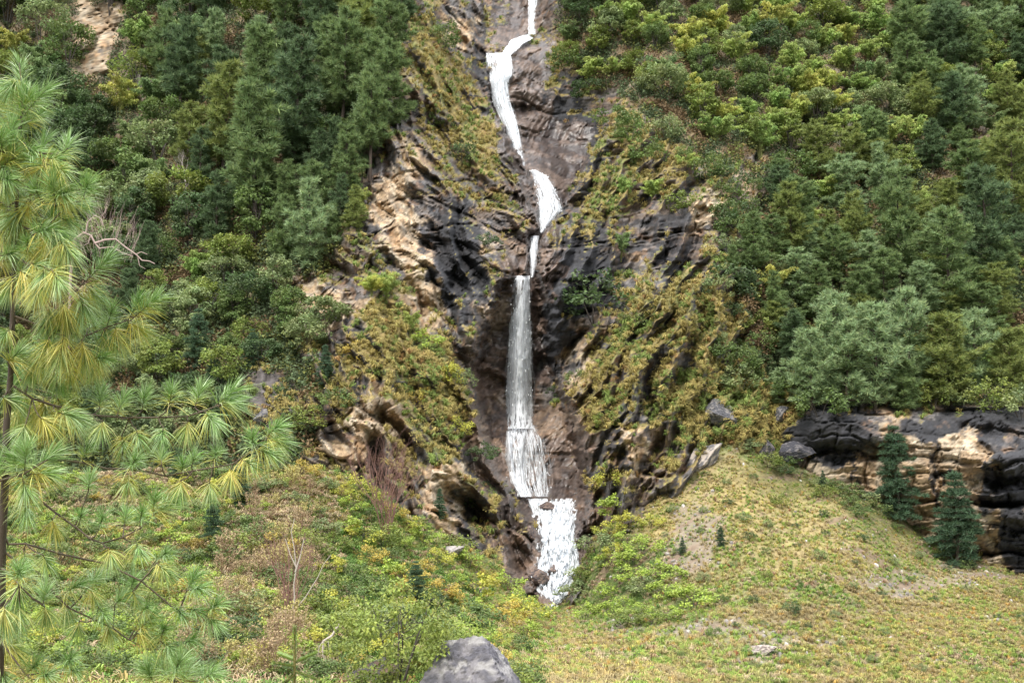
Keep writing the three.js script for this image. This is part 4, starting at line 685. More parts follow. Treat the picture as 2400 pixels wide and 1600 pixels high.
// cover of the open ground
{
  const rnd = rngOf(321), grass = [], weeds = [], dry = [], stones = [];
  for (let i = 0; i < 95000; i++) {
    const x = lerp(-80, 2480, rnd()), e = groundEdge(x), y = e - 2 + (1660 - e) * Math.pow(rnd(), 1.0);
    const g = ground(x, y), p = at(x, y, g.d), c0 = cover(x, y, p), r = rnd(), g0 = 0.75 + 0.5 * rnd(), left = x < 1330 - (y - 1400) * 0.3;
    const gravel = smooth(0.4, 0.8, c0.gravel);
    const n = V((rnd() - 0.5) * 0.3, 1, (rnd() - 0.5) * 0.3).normalize(), near = clamp(1.5 - g.d / 130, 0.5, 1.2);
    if (rnd() < gravel * 0.6) { if (rnd() < 0.16) stones.push([p, n, 0.05 + 0.16 * Math.pow(rnd(), 3), (rnd() < 0.3 ? [0.4, 0.36, 0.33] : [0.2, 0.18, 0.17]).map((v) => v * g0), rnd() * 6, 0.6]); continue; }
    if (rnd() < 0.012) stones.push([p, n, 0.05 + 0.13 * Math.pow(rnd(), 3), (rnd() < 0.6 ? [0.45, 0.42, 0.4] : [0.2, 0.18, 0.17]).map((v) => v * g0), rnd() * 6, 0.6]);
    if (rnd() < clamp(c0.dry * 0.8 + c0.n * 0.5 + (left ? 0.04 : 0.02)) * 0.75) { dry.push([p, n, (0.4 + 0.5 * rnd()) * near, (rnd() < 0.6 ? [0.42, 0.33, 0.21] : rnd() < 0.5 ? [0.34, 0.22, 0.14] : [0.38, 0.36, 0.14]).map((v) => v * g0), rnd() * 6]); continue; }
    if (!left && c0.streak + 0.5 * c0.n > 0.42 && rnd() < 0.55) continue;
    const f = c0.n + (r - 0.5) * 0.6, lush = c0.lush + (left ? 0.5 : 0);
    let c;
    if (f + lush * 0.5 > 0.5) c = [0.13, 0.23, 0.05]; else if (f + lush * 0.5 > 0.12) c = [0.24, 0.33, 0.065]; else if (f > -0.12) c = [0.33, 0.33, 0.105]; else c = r < 0.3 ? [0.38, 0.29, 0.12] : [0.36, 0.29, 0.15];
    if (rnd() < 0.02 + c0.gold * 0.03) c = [0.42, 0.26, 0.07];
    if (rnd() < (left ? 0.02 : 0.005)) c = [0.28, 0.09, 0.05];
    if (rnd() < c0.gold * 0.25) c = [0.42, 0.37, 0.1];
    ((rnd() < (left ? 0.85 : 0.42 + c0.lush * 0.5)) ? weeds : grass).push([p, n, (0.45 + 0.65 * rnd() * rnd()) * (left ? 1.05 : 0.85) * near, c.map((v) => v * g0), rnd() * 6.28]);
  }
  stuff('grass', tuftGeo, grass, 'yellowing grass covering the fan and banks');
  stuff('weeds', weedGeo, weeds, 'leafy green and yellow weeds covering the banks');
  stuff('dry_stalks', tuftGeo, dry, 'dry brown stalks covering the bank');
  const im = new THREE.InstancedMesh(new THREE.DodecahedronGeometry(1, 0), plainMat(1, 1, 1), stones.length), o = new THREE.Object3D(), c = new THREE.Color();
  stones.forEach(([p, n, s, col, spin], i) => { o.position.copy(p); o.rotation.set(spin, spin * 2, spin * 3); o.scale.set(s * 1.5, s * 0.8, s); o.updateMatrix(); im.setMatrixAt(i, o.matrix); im.setColorAt(i, c.setRGB(...col)); });
  add(im, 'gravel', 'pale stones and gravel strewn over the grass', null, null, 'stuff');
  console.log('grass', grass.length, 'weeds', weeds.length, 'dry', dry.length, 'stones', stones.length);
}

// ---------------------------------------------------------------- boulders
function boulder(seed, paint) {
  const rnd = rngOf(seed), g = new THREE.IcosahedronGeometry(1, 24), p = g.attributes.position, cuts = [], col = [];
  for (let i = 0; i < 13; i++) cuts.push([rv(rnd, 1).normalize(), 0.4 + 0.3 * rnd()]);
  for (let i = 0; i < p.count; i++) {
    const v = V(p.getX(i), p.getY(i), p.getZ(i));
    let r = 1; for (const [n, d] of cuts) { const q = v.dot(n); if (q > 0.05) r = Math.min(r, d / q); }
    r *= 1 + 0.05 * fbm(v.x * 2.2 + seed, v.y * 5, v.z * 2.2, 3) + 0.05 * fbm(v.x * 8 + seed, v.y * 8, v.z * 8, 3) + 0.02 * (hash(Math.floor(v.y * 9 + noise(v.x * 2, v.z * 2, seed)), 3, seed) - 0.5);
    v.multiplyScalar(r); p.setXYZ(i, v.x, v.y, v.z);
    const n = fbm(v.x * 3 + seed, v.y * 3, v.z * 3, 4), c = paint(v, n); col.push(...c.map((q) => q * (0.85 + 0.3 * hash(i, seed, 2))));
  }
  g.setAttribute('color', new THREE.Float32BufferAttribute(col, 3));
  g.computeBoundingBox(); const bb = g.boundingBox, c = bb.getCenter(V(0, 0, 0)), z = bb.getSize(V(0, 0, 0)); g.translate(-c.x, -c.y, -c.z); g.scale(2 / z.x, 2 / z.y, 2 / z.z); g.computeVertexNormals();
  return g;
}
function setBoulder(geo, x, y, w, h, label, tilt = 0, name = 'boulder', sink = 0.25) {
  const p = place(x, y), s = K * -(p.z - CAM.z), m = new THREE.Mesh(geo, stoneMat);
  m.position.copy(p); m.position.y += h * s * (0.5 - sink); m.scale.set(w * s / 2, h * s / 2, w * s / 2.4); m.rotation.z = tilt;
  return add(m, name, label, 'boulder');
}
const greyRock = (v, n) => mixc([0.07, 0.07, 0.08], [0.2, 0.185, 0.18], smooth(-0.2, 0.4, n));
setBoulder(boulder(901, (v, n) => mixc(mixc([0.075, 0.072, 0.085], [0.15, 0.14, 0.15], smooth(-0.2, 0.3, n)), [0.22, 0.21, 0.21], smooth(0.16, 0.26, fbm(v.x * 1.6 + 4, v.y * 2.6, v.z * 1.6, 4)))), 1115, 1660, 240, 220, 'big grey slab of rock with pale patches in the weeds', -0.55, 'boulder', 0.32);
setBoulder(boulder(902, (v, n) => mixc([0.1, 0.09, 0.1], [0.2, 0.13, 0.1], smooth(-0.1, 0.3, n))), 872, 1612, 120, 90, 'dark purplish boulder beside the leafy bush and big slab', 0.1, 'boulder', 0.3);
setBoulder(boulder(903, greyRock), 1690, 978, 80, 62, 'dark angular boulder above the pale leaning slab', -0.6, 'boulder', 0.4);
setBoulder(boulder(904, (v, n) => mixc([0.1, 0.095, 0.1], [0.36, 0.31, 0.27], smooth(-0.2, 0.25, n))), 1642, 1092, 56, 130, 'pale slab leaning at the head of the grass fan', -0.7, 'boulder', 0.42);
setBoulder(boulder(905, greyRock), 1648, 925, 36, 50, 'small dark rock on the golden slope above the boulders', -0.2, 'boulder', 0.45);
setBoulder(boulder(906, (v, n) => mixc([0.06, 0.055, 0.065], [0.2, 0.17, 0.15], smooth(0, 0.4, n))), 1797, 1070, 42, 56, 'small upright dark rock at the end of the low cliff', 0.2);
setBoulder(boulder(907, (v, n) => mixc([0.04, 0.04, 0.05], [0.12, 0.11, 0.115], smooth(-0.1, 0.4, n))), 1868, 1070, 88, 50, 'long black rock lying beside the low cliff', 0.06);
setBoulder(boulder(908, greyRock), 1832, 985, 40, 50, 'dark leaning rock under the pale bushy pine', -0.8);
setBoulder(boulder(909, greyRock), 615, 985, 30, 40, 'dark rock standing in the bare grey soil', -0.5);
setBoulder(boulder(910, (v, n) => mixc([0.2, 0.18, 0.17], [0.34, 0.3, 0.28], smooth(-0.2, 0.3, n))), 1055, 1298, 70, 26, 'flat grey stone on the bank beside the stream', 0.3);
setBoulder(boulder(911, (v, n) => mixc([0.16, 0.13, 0.12], [0.4, 0.34, 0.3], smooth(-0.2, 0.3, n))), 1790, 1530, 60, 26, 'flat pale stone in the gravelly patch of the fan', 0);
// rocks that break the surface of the cascade
for (const [x, y, w, h, label] of [[1285, 1186, 42, 22, 'dark wet rock splitting the lip of the wide cascade'], [1262, 1352, 56, 40, 'dark wet rock low in the wide cascade'], [1300, 1335, 40, 26, 'brown wet rock amid the wide cascade'], [1246, 1250, 26, 40, 'brown rock against the bank of the wide cascade']]) {
  const d = gorge(x, y) - 1.1, p = at(x, y, d), s = K * d, m = new THREE.Mesh(boulder(920 + w, (v, n) => mixc([0.06, 0.045, 0.045], [0.2, 0.14, 0.11], smooth(-0.2, 0.4, n))), wetMat);
  m.position.copy(p); m.scale.set(w * s / 2, h * s / 2, 1.1); add(m, 'rock', label, 'rock');
}

// ---------------------------------------------------------------- bushes and small trees on the banks
const zoneG = (x, y) => x < 1330 ? (y < 1190 ? 'along the crest of the grassy bank' : x > 1000 ? 'on the bank above the stream mouth' : y > 1430 ? 'low on the weedy bank' : 'midway up the weedy bank') : y < 1190 ? 'on the dip below the low cliff' : x < 1560 ? 'beside the foot of the cascade' : y > 1400 ? 'at the bottom of the grass fan' : 'on the open grass fan';
{
  const bank = [[-40, 1130], [520, 1110], [720, 1105], [860, 1150], [1000, 1245], [1150, 1350], [1260, 1440], [1200, 1600], [-40, 1600]];
  const GN = ['yellow', 'amber', 'lime-green'];
  scatter(bank, 44, 401, (x, y, rnd) => {
    if (mask(DRY, x, y) > 0.9 && rnd() < 0.5) return;
    const near = lerp(1, 1.5, smooth(1150, 1560, y));
    if (rnd() < 0.52) { const t = pick(rnd(), [3, 3, 1, 2]); plant('green_bush', x, y, lerp(28, 52, rnd()) * near, `~ ${BN[t]} bush ${zoneG(x, y)}`, 'bush', 'bushes on the weedy bank', { t, wide: 1.25 }); }
    else { const t = pick(rnd(), [2, 1.5, 4]); plant('golden_bush', x, y, lerp(22, 44, rnd()) * near, `~ ${GN[t]} bush ${zoneG(x, y)}`, 'bush', 'golden bushes on the weedy bank', { t, wide: 1.3 }); }
  });
  const mouth = [[1400, 1270], [1450, 1210], [1530, 1220], [1540, 1320], [1640, 1430], [1560, 1480], [1340, 1450], [1340, 1400]];
  scatter(mouth, 38, 402, (x, y, rnd) => { const gb = rnd() < 0.7, t = gb ? pick(rnd(), [2, 0.4, 4]) : rnd() < 0.6 ? 1 : 3; plant(gb ? 'golden_bush' : 'green_bush', x, y, lerp(30, 52, rnd()), `~ ${gb ? GN[t] : BN[t]} bush ${y < 1300 ? 'high beside' : y < 1400 ? 'halfway along' : 'below the foot of'} the wide cascade`, 'bush', 'bright bushes by the cascade', { t, wide: 1.3 }); });
  const fan = [[1560, 1150], [1720, 1080], [1900, 1180], [2150, 1290], [2400, 1400], [2400, 1590], [1350, 1590], [1600, 1400], [1540, 1230]];
  scatter(fan, 58, 403, (x, y, rnd) => { const t = pick(rnd(), [2, 1, 3, 4]); plant('green_bush', x, y, lerp(12, 34, rnd() * rnd()), `~ ${BN[t]} shrub ${zoneG(x, y)}${mask(GRAVEL, x, y) > 0.3 ? ' by bare gravel' : ''}`, 'shrub', 'small shrubs dotted over the fan', { t }); });
  const dip = [[1760, 1050], [1880, 1100], [2050, 1180], [2180, 1260], [2300, 1330], [2250, 1340], [2080, 1240], [1900, 1160], [1760, 1090]];
  scatter(dip, 34, 404, (x, y, rnd) => { const t = pick(rnd(), [3, 2, 2, 1]); plant('green_bush', x, y, lerp(18, 36, rnd()), `~ ${BN[t]} bush ${zoneG(x, y)}`, 'bush', 'bushes in the dip below the low cliff', { t, wide: 1.3 }); });
  for (const [x, y, h, l] of [[975, 1420, 100, 'small weeping fir among the weeds above the big slab'], [500, 1285, 110, 'young green fir above the red-leaved weeds'], [560, 1190, 95, 'dark young fir on the crest of the bank'], [1030, 1215, 70, 'pale young fir beside the tan rock block'], [1600, 1300, 40, 'tiny fir on the gravel scar of the fan'], [1690, 1280, 46, 'lone dark fir seedling on the open fan'], [420, 1130, 80, 'bluish young fir on the crest behind the long-needled pine']]) plant('fir_tree', x, y, h, l, 'fir tree', null, { wide: 1.1 });
}
for (const [x, y, h, t] of [[1010, 1600, 60, 1], [1235, 1612, 60, 0], [1180, 1640, 80, 1], [1060, 1640, 80, 3], [880, 1650, 80, 1], [820, 1600, 60, 0]]) plant('green_bush', x, y, h, `~ ${BN[t]} bush crowding the foot of the big slab`, 'bush', 'bushes at the foot of the slab', { t });
{
  const snag = twigs(968, { h: 8, stems: 2, spread: 0.3, forks: 4, r0: 0.13 });
  for (const [x, y, s, l] of [[1985, 395, 0.8, 'pale dead tree among pines above the orange rock'], [2175, 120, 0.9, 'grey dead tree on the dark shoulder of the wooded slope'], [430, 470, 0.9, 'grey leafless tree in the dense forest'], [330, 250, 0.7, 'small grey leafless tree high in the dense forest']]) { const g = new THREE.Group(); part(snag.trunk, plainMat(0.3, 0.26, 0.24), 'branches', g); g.position.copy(onMountain(x, y)); g.scale.setScalar(s); g.rotation.y = x; add(g, 'dead_tree', l, 'dead tree'); }
}
// leafy bush with dark stems beside the slab
{
  const b = broadleaf(951, { h: 4.2, rx: 2.6, ry: 1.95, lobes: 100, leaves: 60, len: 0.17, wid: 0.05, lobe: 0.6, low: 0.08, droop: 0.25, stems: 6 }), g = new THREE.Group();
  part(b.trunk, barkGrey, 'trunk', g); part(b.crown, leafMat(0.22, 0.27, 0.06, 0.35), 'crown', g);
  g.position.copy(onGround(930, 1625)); add(g, 'leafy_bush', 'bright green airy bush with dark forked stems beside the big slab', 'bush');
}
// bare and dry shrubs
{
  const red = twigs(961, { h: 7.2, stems: 13, spread: 0.5, forks: 4, r0: 0.05 }), g = new THREE.Group();
  part(red.trunk, twigRed, 'branches', g); g.position.copy(onGround(905, 1262)); add(g, 'bare_shrub', 'tall leafless reddish shrub on the crest beside the gorge', 'shrub');
  const red2 = twigs(966, { h: 5.6, stems: 8, spread: 0.32, forks: 4, r0: 0.04 }), g2 = new THREE.Group();
  part(red2.trunk, twigRed, 'branches', g2); g2.position.copy(onGround(682, 1468)); add(g2, 'bare_shrub', 'leafless reddish stems rising around the dead white stem', 'shrub');
  const dv = [twigs(962, { h: 2.3, stems: 12, spread: 0.8, forks: 3, r0: 0.018, buds: 2 }), twigs(963, { h: 2, stems: 14, spread: 1, forks: 3, r0: 0.016, buds: 2 })], dl = [leafMat(0.42, 0.33, 0.21, 0.3), leafMat(0.44, 0.41, 0.16, 0.3)];
  const pr = dv.map((d, i) => { const q = new THREE.Group(); part(d.trunk, twigDry, 'branches', q); part(d.crown, dl[i], 'leaves', q); return q; });
  scatter([[600, 1150], [740, 1150], [740, 1400], [720, 1600], [430, 1600], [460, 1420], [560, 1300]], 40, 405, (x, y, rnd) => {
    const i = rnd() < 0.5 ? 0 : 1, o = pr[i].clone(), s = 0.45 + 0.75 * rnd(); o.position.copy(onGround(x, y)); o.scale.setScalar(s); o.rotation.y = rnd() * 6.28;
    add(o, 'dry_shrub', `${s < 0.8 ? 'low' : 'tall'} ${i ? 'straw-coloured' : 'rusty brown'} dry shrub ${y < 1300 ? 'above' : y < 1450 ? 'around' : 'below'} the dead white stem`, 'shrub', 'dry shrubs on the weedy bank');
  });
}
const limb = (pts, r, d) => tube(pts.map(([x, y, dd]) => at(x, y, d + (dd ?? 0))), pts.map((_, i) => r * lerp(1, 0.35, i / (pts.length - 1))), 6);
function woodThing(name, label, category, geos, mat) {
  const g = mergeGeometries(geos), c = new THREE.Vector3(); g.computeBoundingBox(); g.boundingBox.getCenter(c); c.y = g.boundingBox.min.y; g.translate(-c.x, -c.y, -c.z);
  const m = new THREE.Mesh(g, mat); m.position.copy(c); return add(m, name, label, category);
}
{
  let d = ground(690, 1470).d - 0.4;
  woodThing('dead_tree', 'dead white stem with one slanting limb among dry shrubs', 'dead tree', [limb([[672, 1480], [686, 1430], [690, 1400], [688, 1370], [694, 1330], [689, 1285], [682, 1245], [690, 1215]], 0.05, d), limb([[690, 1430], [715, 1400], [745, 1352], [758, 1322], [775, 1300]], 0.035, d), limb([[692, 1340], [704, 1300], [712, 1262]], 0.05, d), limb([[694, 1330], [680, 1300], [668, 1262]], 0.04, d), limb([[672, 1480], [650, 1490], [630, 1496]], 0.1, d), limb([[672, 1480], [664, 1500], [652, 1512]], 0.09, d), limb([[672, 1480], [700, 1505], [716, 1520]], 0.06, d)], twigPale);
  d = ground(770, 1560).d - 0.5;
  woodThing('dead_branch', 'bent pale dead branch arching down through the weeds', 'branch', [limb([[795, 1462], [778, 1490], [758, 1502], [756, 1530], [764, 1558], [780, 1580], [796, 1604]], 0.075, d), limb([[758, 1502], [748, 1515], [745, 1535]], 0.04, d), limb([[757, 1510], [768, 1500], [772, 1530]], 0.03, d)], twigPale);
  d = ground(860, 1462).d - 0.3;
  woodThing('fallen_log', 'short pale fallen log lying in the weeds', 'log', [limb([[830, 1466], [848, 1458], [880, 1458], [900, 1462]], 0.11, d)], twigPale);
  d = mountain(260, 590).d - 22;
  const rnd = rngOf(971), g = [limb([[175, 560], [196, 545], [212, 552], [222, 570], [232, 582], [262, 578], [285, 592], [310, 600]], 0.15, d), limb([[222, 570], [245, 562], [270, 560], [292, 578], [318, 596], [332, 610], [350, 612], [362, 618]], 0.14, d), limb([[200, 548], [205, 520], [222, 505], [236, 512], [242, 530]], 0.12, d), limb([[318, 596], [330, 590], [345, 596]], 0.07, d), limb([[212, 552], [206, 570], [196, 575]], 0.1, d), limb([[322, 600], [326, 622], [340, 630]], 0.06, d), limb([[175, 560], [165, 640], [160, 780], [165, 960]], 0.25, d)];
  for (let i = 0; i < 170; i++) { const x = lerp(180, 330, rnd()), y = lerp(430, 575, rnd()); if (y < 440 + Math.abs(x - 250) * 0.7) continue; g.push(limb([[x - 14 * (x > 240 ? 1 : -1) * rnd(), y + 40], [x + 6 * (rnd() - 0.5), y + 16, 0.5], [x + 16 * (rnd() - 0.2) * (x > 240 ? 1 : -1), y - 6, 1.5 * (rnd() - 0.5)]], 0.016, d + 3 * (rnd() - 0.5))); }
  woodThing('dead_tree', 'contorted bare pale branches jutting before the dark forest', 'dead tree', g, plainMat(0.38, 0.28, 0.25));
}

// ---------------------------------------------------------------- the near bank and the long-needled pine on it
{
  const g = new THREE.PlaneGeometry(60, 26, 120, 52); g.rotateX(-Math.PI / 2); const p = g.attributes.position;
  for (let i = 0; i < p.count; i++) { const x = p.getX(i), z = p.getZ(i); const zz = z + 2; p.setXYZ(i, x, 9.5 + 0.15 * fbm(x / 2, z / 2, 3, 3) - Math.max(0, -zz - 9) * 0.75, zz); }
  g.computeVertexNormals(); add(new THREE.Mesh(g, plainMat(0.14, 0.12, 0.05, 1)), 'bank', 'near grassy bank below the long-needled pine', null, null, 'structure');
}
const needleMat = new THREE.MeshPhysicalMaterial({ vertexColors: true, side: THREE.DoubleSide, roughness: 0.42, transmission: 0.25, thickness: 0, specularIntensity: 0.8 });
function needleTuft(rnd, base, tip, { n = 120, len = 0.15, gold = 0.5, wid = 0.0015 } = {}) {
  const S = new Soup(), ax = tip.clone().sub(base), L = ax.length(); ax.normalize();
  const u = ax.clone().cross(V(0.3, 0.2, 1)).normalize(), w = ax.clone().cross(u);
  for (let i = 0; i < n; i++) {
    const t = Math.pow(rnd(), 0.75), a = rnd() * 6.283, open = lerp(1.25, 0.35, t) * (0.75 + 0.5 * rnd());
    const rad = u.clone().multiplyScalar(Math.cos(a)).addScaledVector(w, Math.sin(a)), d = ax.clone().multiplyScalar(Math.cos(open)).addScaledVector(rad, Math.sin(open)).normalize();
    const p0 = base.clone().addScaledVector(ax, L * (0.05 + 0.95 * t)), ll = len * (0.75 + 0.4 * rnd()), sag = ll * (0.1 + 0.22 * (1 - t) + 0.1 * rnd());
    const p1 = p0.clone().addScaledVector(d, ll * 0.5).add(V(0, -sag * 0.25, 0)), p2 = p0.clone().addScaledVector(d, ll * 0.96).add(V(0, -sag, 0));
    const s = d.clone().cross(rv(rnd, 1)).normalize().multiplyScalar(wid * (0.8 + 0.5 * rnd()));
    const old = smooth(0.25, 0.85, (1 - t) * 0.75 + 0.5 * rnd() * gold - d.y * 0.28 + gold * 0.25 - 0.3), k = 0.75 + 0.5 * rnd();
    const c = mixc(mixc([0.2, 0.38, 0.07], [0.46, 0.58, 0.34], rnd()), mixc([0.58, 0.6, 0.14], [0.68, 0.54, 0.15], rnd()), old).map((q) => q * k);
    S.tri(p0.clone().add(s), p0.clone().sub(s), p1.clone().add(s), ...c); S.tri(p0.clone().sub(s), p1.clone().sub(s), p1.clone().add(s), ...c); S.tri(p1.clone().add(s), p1.clone().sub(s), p2, ...c);
  }
  return S.geo();
}
{
  const rnd = rngOf(991), D = 6, tree = new THREE.Group(), base = at(-22, 2200, D); tree.position.copy(base); tree.position.y = 9.4;
  const loc = (x, y, d = D) => at(x, y, d).sub(tree.position);
  const tp = [[-22, 2230], [-12, 1750], [0, 1450], [3, 1270], [12, 1120], [14, 1000], [24, 880], [29, 720], [35, 560], [41, 400], [47, 300], [50, 262]];
  part(tube(tp.map(([x, y]) => loc(x, y)), tp.map((_, i) => lerp(0.04, 0.006, Math.pow(i / 11, 0.6))), 9), plainMat(0.07, 0.052, 0.042, 0.85), 'trunk', tree);
  const twigMat = plainMat(0.1, 0.075, 0.055, 0.85), youngMat = plainMat(0.3, 0.22, 0.1, 0.7);
  // each branch: path [x, y], then shoots [x, y, tip x, tip y, size]
  const branches = [
    [[[50, 285], [50, 262], [47, 190], [45, 150]], [[49, 250, 46, 150, 1.05], [50, 285, 52, 215, 1.0], [50, 275, 110, 205, 1.1], [40, 270, 0, 215, 1.0], [60, 290, 90, 268, 0.9], [36, 290, 20, 262, 0.8]]],
    [[[46, 330], [70, 350], [95, 362], [140, 362], [160, 345]], [[86, 375, 106, 322, 1.05], [142, 365, 160, 335, 1.05], [95, 372, 130, 372, 1], [110, 385, 150, 400, 0.9], [66, 395, 66, 372, 0.9], [100, 405, 130, 425, 0.9]]],
    [[[44, 350], [25, 362], [0, 352], [-30, 345]], [[30, 372, 28, 340, 0.9], [4, 356, 0, 320, 1], [-15, 380, 12, 400, 1], [15, 410, 10, 440, 0.9], [-10, 420, 20, 420, 1.0]]],
    [[[40, 430], [70, 455], [110, 478], [132, 482], [190, 468]], [[130, 482, 121, 425, 1.15], [190, 468, 206, 432, 1.05], [140, 478, 185, 478, 1.05], [95, 470, 80, 440, 0.9], [120, 500, 160, 520, 1], [70, 470, 60, 500, 1]]],
    [[[38, 470], [20, 480], [-10, 470], [-40, 460]], [[10, 480, 0, 450, 1.1], [-10, 500, 30, 520, 1.1], [20, 510, 40, 540, 1], [-15, 540, 15, 560, 1.1], [0, 600, 30, 592, 0.9]]],
    [[[36, 520], [70, 540], [112, 528], [140, 500]], [[114, 528, 122, 492, 1.1], [118, 530, 140, 560, 1.25], [110, 540, 115, 590, 1.2], [62, 596, 64, 566, 0.8], [80, 560, 90, 590, 1], [140, 560, 160, 590, 1]]],
    [[[33, 600], [70, 620], [104, 622], [150, 650]], [[104, 624, 100, 650, 1], [120, 630, 135, 660, 1.15], [60, 620, 60, 655, 1], [30, 640, 20, 680, 1], [90, 650, 85, 690, 1]]],
    [[[31, 680], [80, 715], [140, 705], [175, 682], [198, 662]], [[198, 660, 254, 606, 1.2], [196, 664, 222, 690, 1.1], [180, 680, 195, 722, 1.2], [146, 708, 160, 745, 1.2], [118, 692, 122, 672, 0.8], [115, 715, 110, 760, 1.1], [82, 730, 78, 700, 0.7]]],
    [[[30, 740], [110, 770], [200, 790], [245, 770], [298, 752]], [[300, 750, 325, 700, 1.0], [312, 745, 366, 698, 1.15], [300, 755, 330, 770, 1.1], [245, 778, 262, 725, 0.9], [236, 785, 250, 800, 1.1], [268, 765, 278, 800, 1.1], [205, 770, 240, 760, 0.9], [150, 785, 140, 830, 1.2], [115, 790, 100, 830, 1.15], [190, 795, 200, 840, 1.1]]],
    [[[28, 800], [90, 830], [160, 830], [218, 815]], [[218, 815, 242, 782, 0.9], [216, 820, 220, 860, 1.1], [205, 840, 240, 838, 1.0], [123, 858, 112, 828, 1.05], [124, 862, 135, 900, 1], [80, 840, 70, 870, 1], [160, 840, 165, 880, 1.1]]],
    [[[25, 860], [45, 890], [62, 905], [128, 928]], [[62, 906, 48, 880, 0.9], [62, 908, 85, 870, 0.9], [130, 928, 140, 905, 0.8], [132, 930, 150, 965, 1.1], [60, 915, 60, 955, 1], [100, 930, 105, 968, 1.1], [40, 955, 40, 980, 0.9]]],
    [[[24, 900], [75, 935], [125, 948], [210, 970], [300, 981], [372, 981], [435, 973], [475, 963], [520, 945]], [[232, 957, 236, 918, 0.95], [272, 975, 290, 930, 0.9], [332, 962, 338, 922, 0.9], [395, 953, 402, 915, 0.95], [456, 955, 470, 912, 1.0], [505, 950, 545, 915, 1.15], [510, 950, 550, 945, 1.1], [480, 965, 500, 990, 1.0], [440, 985, 436, 1010, 0.9], [382, 1000, 378, 1024, 0.9], [318, 1005, 325, 1030, 0.95], [284, 1020, 288, 1044, 0.9], [240, 985, 236, 1012, 0.8], [160, 965, 185, 990, 1.15], [130, 965, 165, 975, 1.15], [90, 975, 120, 1000, 1.1], [60, 990, 50, 1020, 1]]],
    [[[-60, 1140], [0, 1128], [55, 1110], [110, 1076]], [[56, 1108, 60, 1052, 1.1], [60, 1106, 120, 1066, 1.3], [40, 1115, 30, 1070, 1], [70, 1110, 110, 1110, 1.1], [50, 1115, 60, 1150, 1.1], [0, 1130, -10, 1090, 1.1]]],
    [[[12, 1060], [70, 1070], [130, 1077], [190, 1081], [250, 1096], [285, 1098], [340, 1106], [385, 1116], [450, 1106], [500, 1096], [545, 1086], [595, 1052], [618, 1030]], [[190, 1080, 205, 1050, 0.85], [300, 1102, 318, 1074, 0.95], [378, 1090, 376, 1066, 0.85], [425, 1113, 428, 1086, 0.85], [448, 1092, 455, 1070, 0.75], [500, 1082, 506, 1058, 0.85], [595, 1050, 590, 1020, 0.9], [598, 1052, 630, 1062, 1.05], [622, 1026, 648, 1000, 1.0], [625, 1026, 650, 1036, 1.05], [540, 1100, 540, 1120, 0.8], [490, 1125, 492, 1150, 0.8], [425, 1125, 420, 1150, 0.9], [300, 1110, 300, 1135, 0.9], [560, 1075, 590, 1090, 0.9]]],
    [[[10, 1110], [55, 1140], [100, 1175], [130, 1200], [175, 1232], [212, 1264], [240, 1272], [285, 1262], [330, 1236], [354, 1212]], [[355, 1210, 398, 1180, 1.15], [356, 1208, 362, 1170, 1.0], [290, 1232, 294, 1206, 0.85], [326, 1228, 332, 1200, 0.8], [232, 1238, 240, 1210, 0.85], [255, 1282, 258, 1306, 0.85], [318, 1268, 324, 1290, 0.85], [206, 1150, 210, 1122, 0.85], [55, 1170, 50, 1140, 0.85], [60, 1176, 62, 1206, 1], [120, 1215, 130, 1240, 0.9], [185, 1225, 190, 1205, 0.7]]],
    [[[6, 1250], [20, 1276], [60, 1273], [150, 1298], [250, 1322], [330, 1360], [390, 1412], [415, 1432], [470, 1442]], [[362, 1316, 388, 1296, 0.95], [366, 1318, 386, 1340, 0.9], [438, 1382, 455, 1352, 0.95], [436, 1384, 470, 1378, 0.9], [305, 1382, 312, 1358, 0.85], [408, 1422, 425, 1438, 0.8], [440, 1426, 462, 1432, 0.8], [478, 1438, 508, 1415, 1.05], [480, 1440, 500, 1462, 0.9], [310, 1385, 320, 1405, 0.7], [55, 1290, 60, 1320, 0.9], [100, 1300, 110, 1330, 0.8]]],
    [[[4, 1290], [40, 1320], [90, 1345], [128, 1392], [165, 1426], [220, 1455], [262, 1472], [300, 1500], [345, 1524]], [[142, 1394, 180, 1372, 1.05], [205, 1372, 228, 1350, 0.9], [207, 1374, 220, 1396, 0.8], [268, 1418, 288, 1394, 0.95], [318, 1482, 350, 1450, 1.1], [320, 1484, 352, 1490, 0.95], [375, 1500, 384, 1470, 0.95], [374, 1502, 400, 1520, 0.9], [420, 1512, 448, 1500, 0.9], [250, 1458, 258, 1480, 0.85], [185, 1455, 180, 1480, 0.85], [150, 1410, 160, 1440, 0.9], [330, 1440, 345, 1420, 0.8], [230, 1420, 240, 1440, 0.85]]],
    [[[0, 1330], [30, 1350], [45, 1372]], [[42, 1362, 44, 1336, 1.05], [44, 1366, 40, 1400, 1.1], [100, 1416, 104, 1388, 0.95], [46, 1420, 44, 1450, 1], [10, 1420, 5, 1455, 1], [102, 1420, 112, 1446, 0.95]]],
    [[[-10, 1480], [0, 1500], [60, 1580], [150, 1566]], [[4, 1500, 30, 1470, 1.1], [6, 1505, 30, 1520, 1.1], [58, 1582, 84, 1556, 1.1], [152, 1562, 166, 1540, 0.9], [150, 1566, 175, 1572, 0.9], [90, 1590, 110, 1580, 1], [-5, 1560, 10, 1590, 1.1]]],
    [[[-30, 1720], [150, 1700], [300, 1680], [400, 1620], [408, 1590]], [[400, 1596, 420, 1548, 1.3], [405, 1600, 460, 1575, 1.25], [398, 1598, 372, 1552, 1.2], [470, 1595, 500, 1575, 1.0], [360, 1600, 345, 1570, 1.1], [430, 1600, 440, 1560, 1.0]]],
  ];
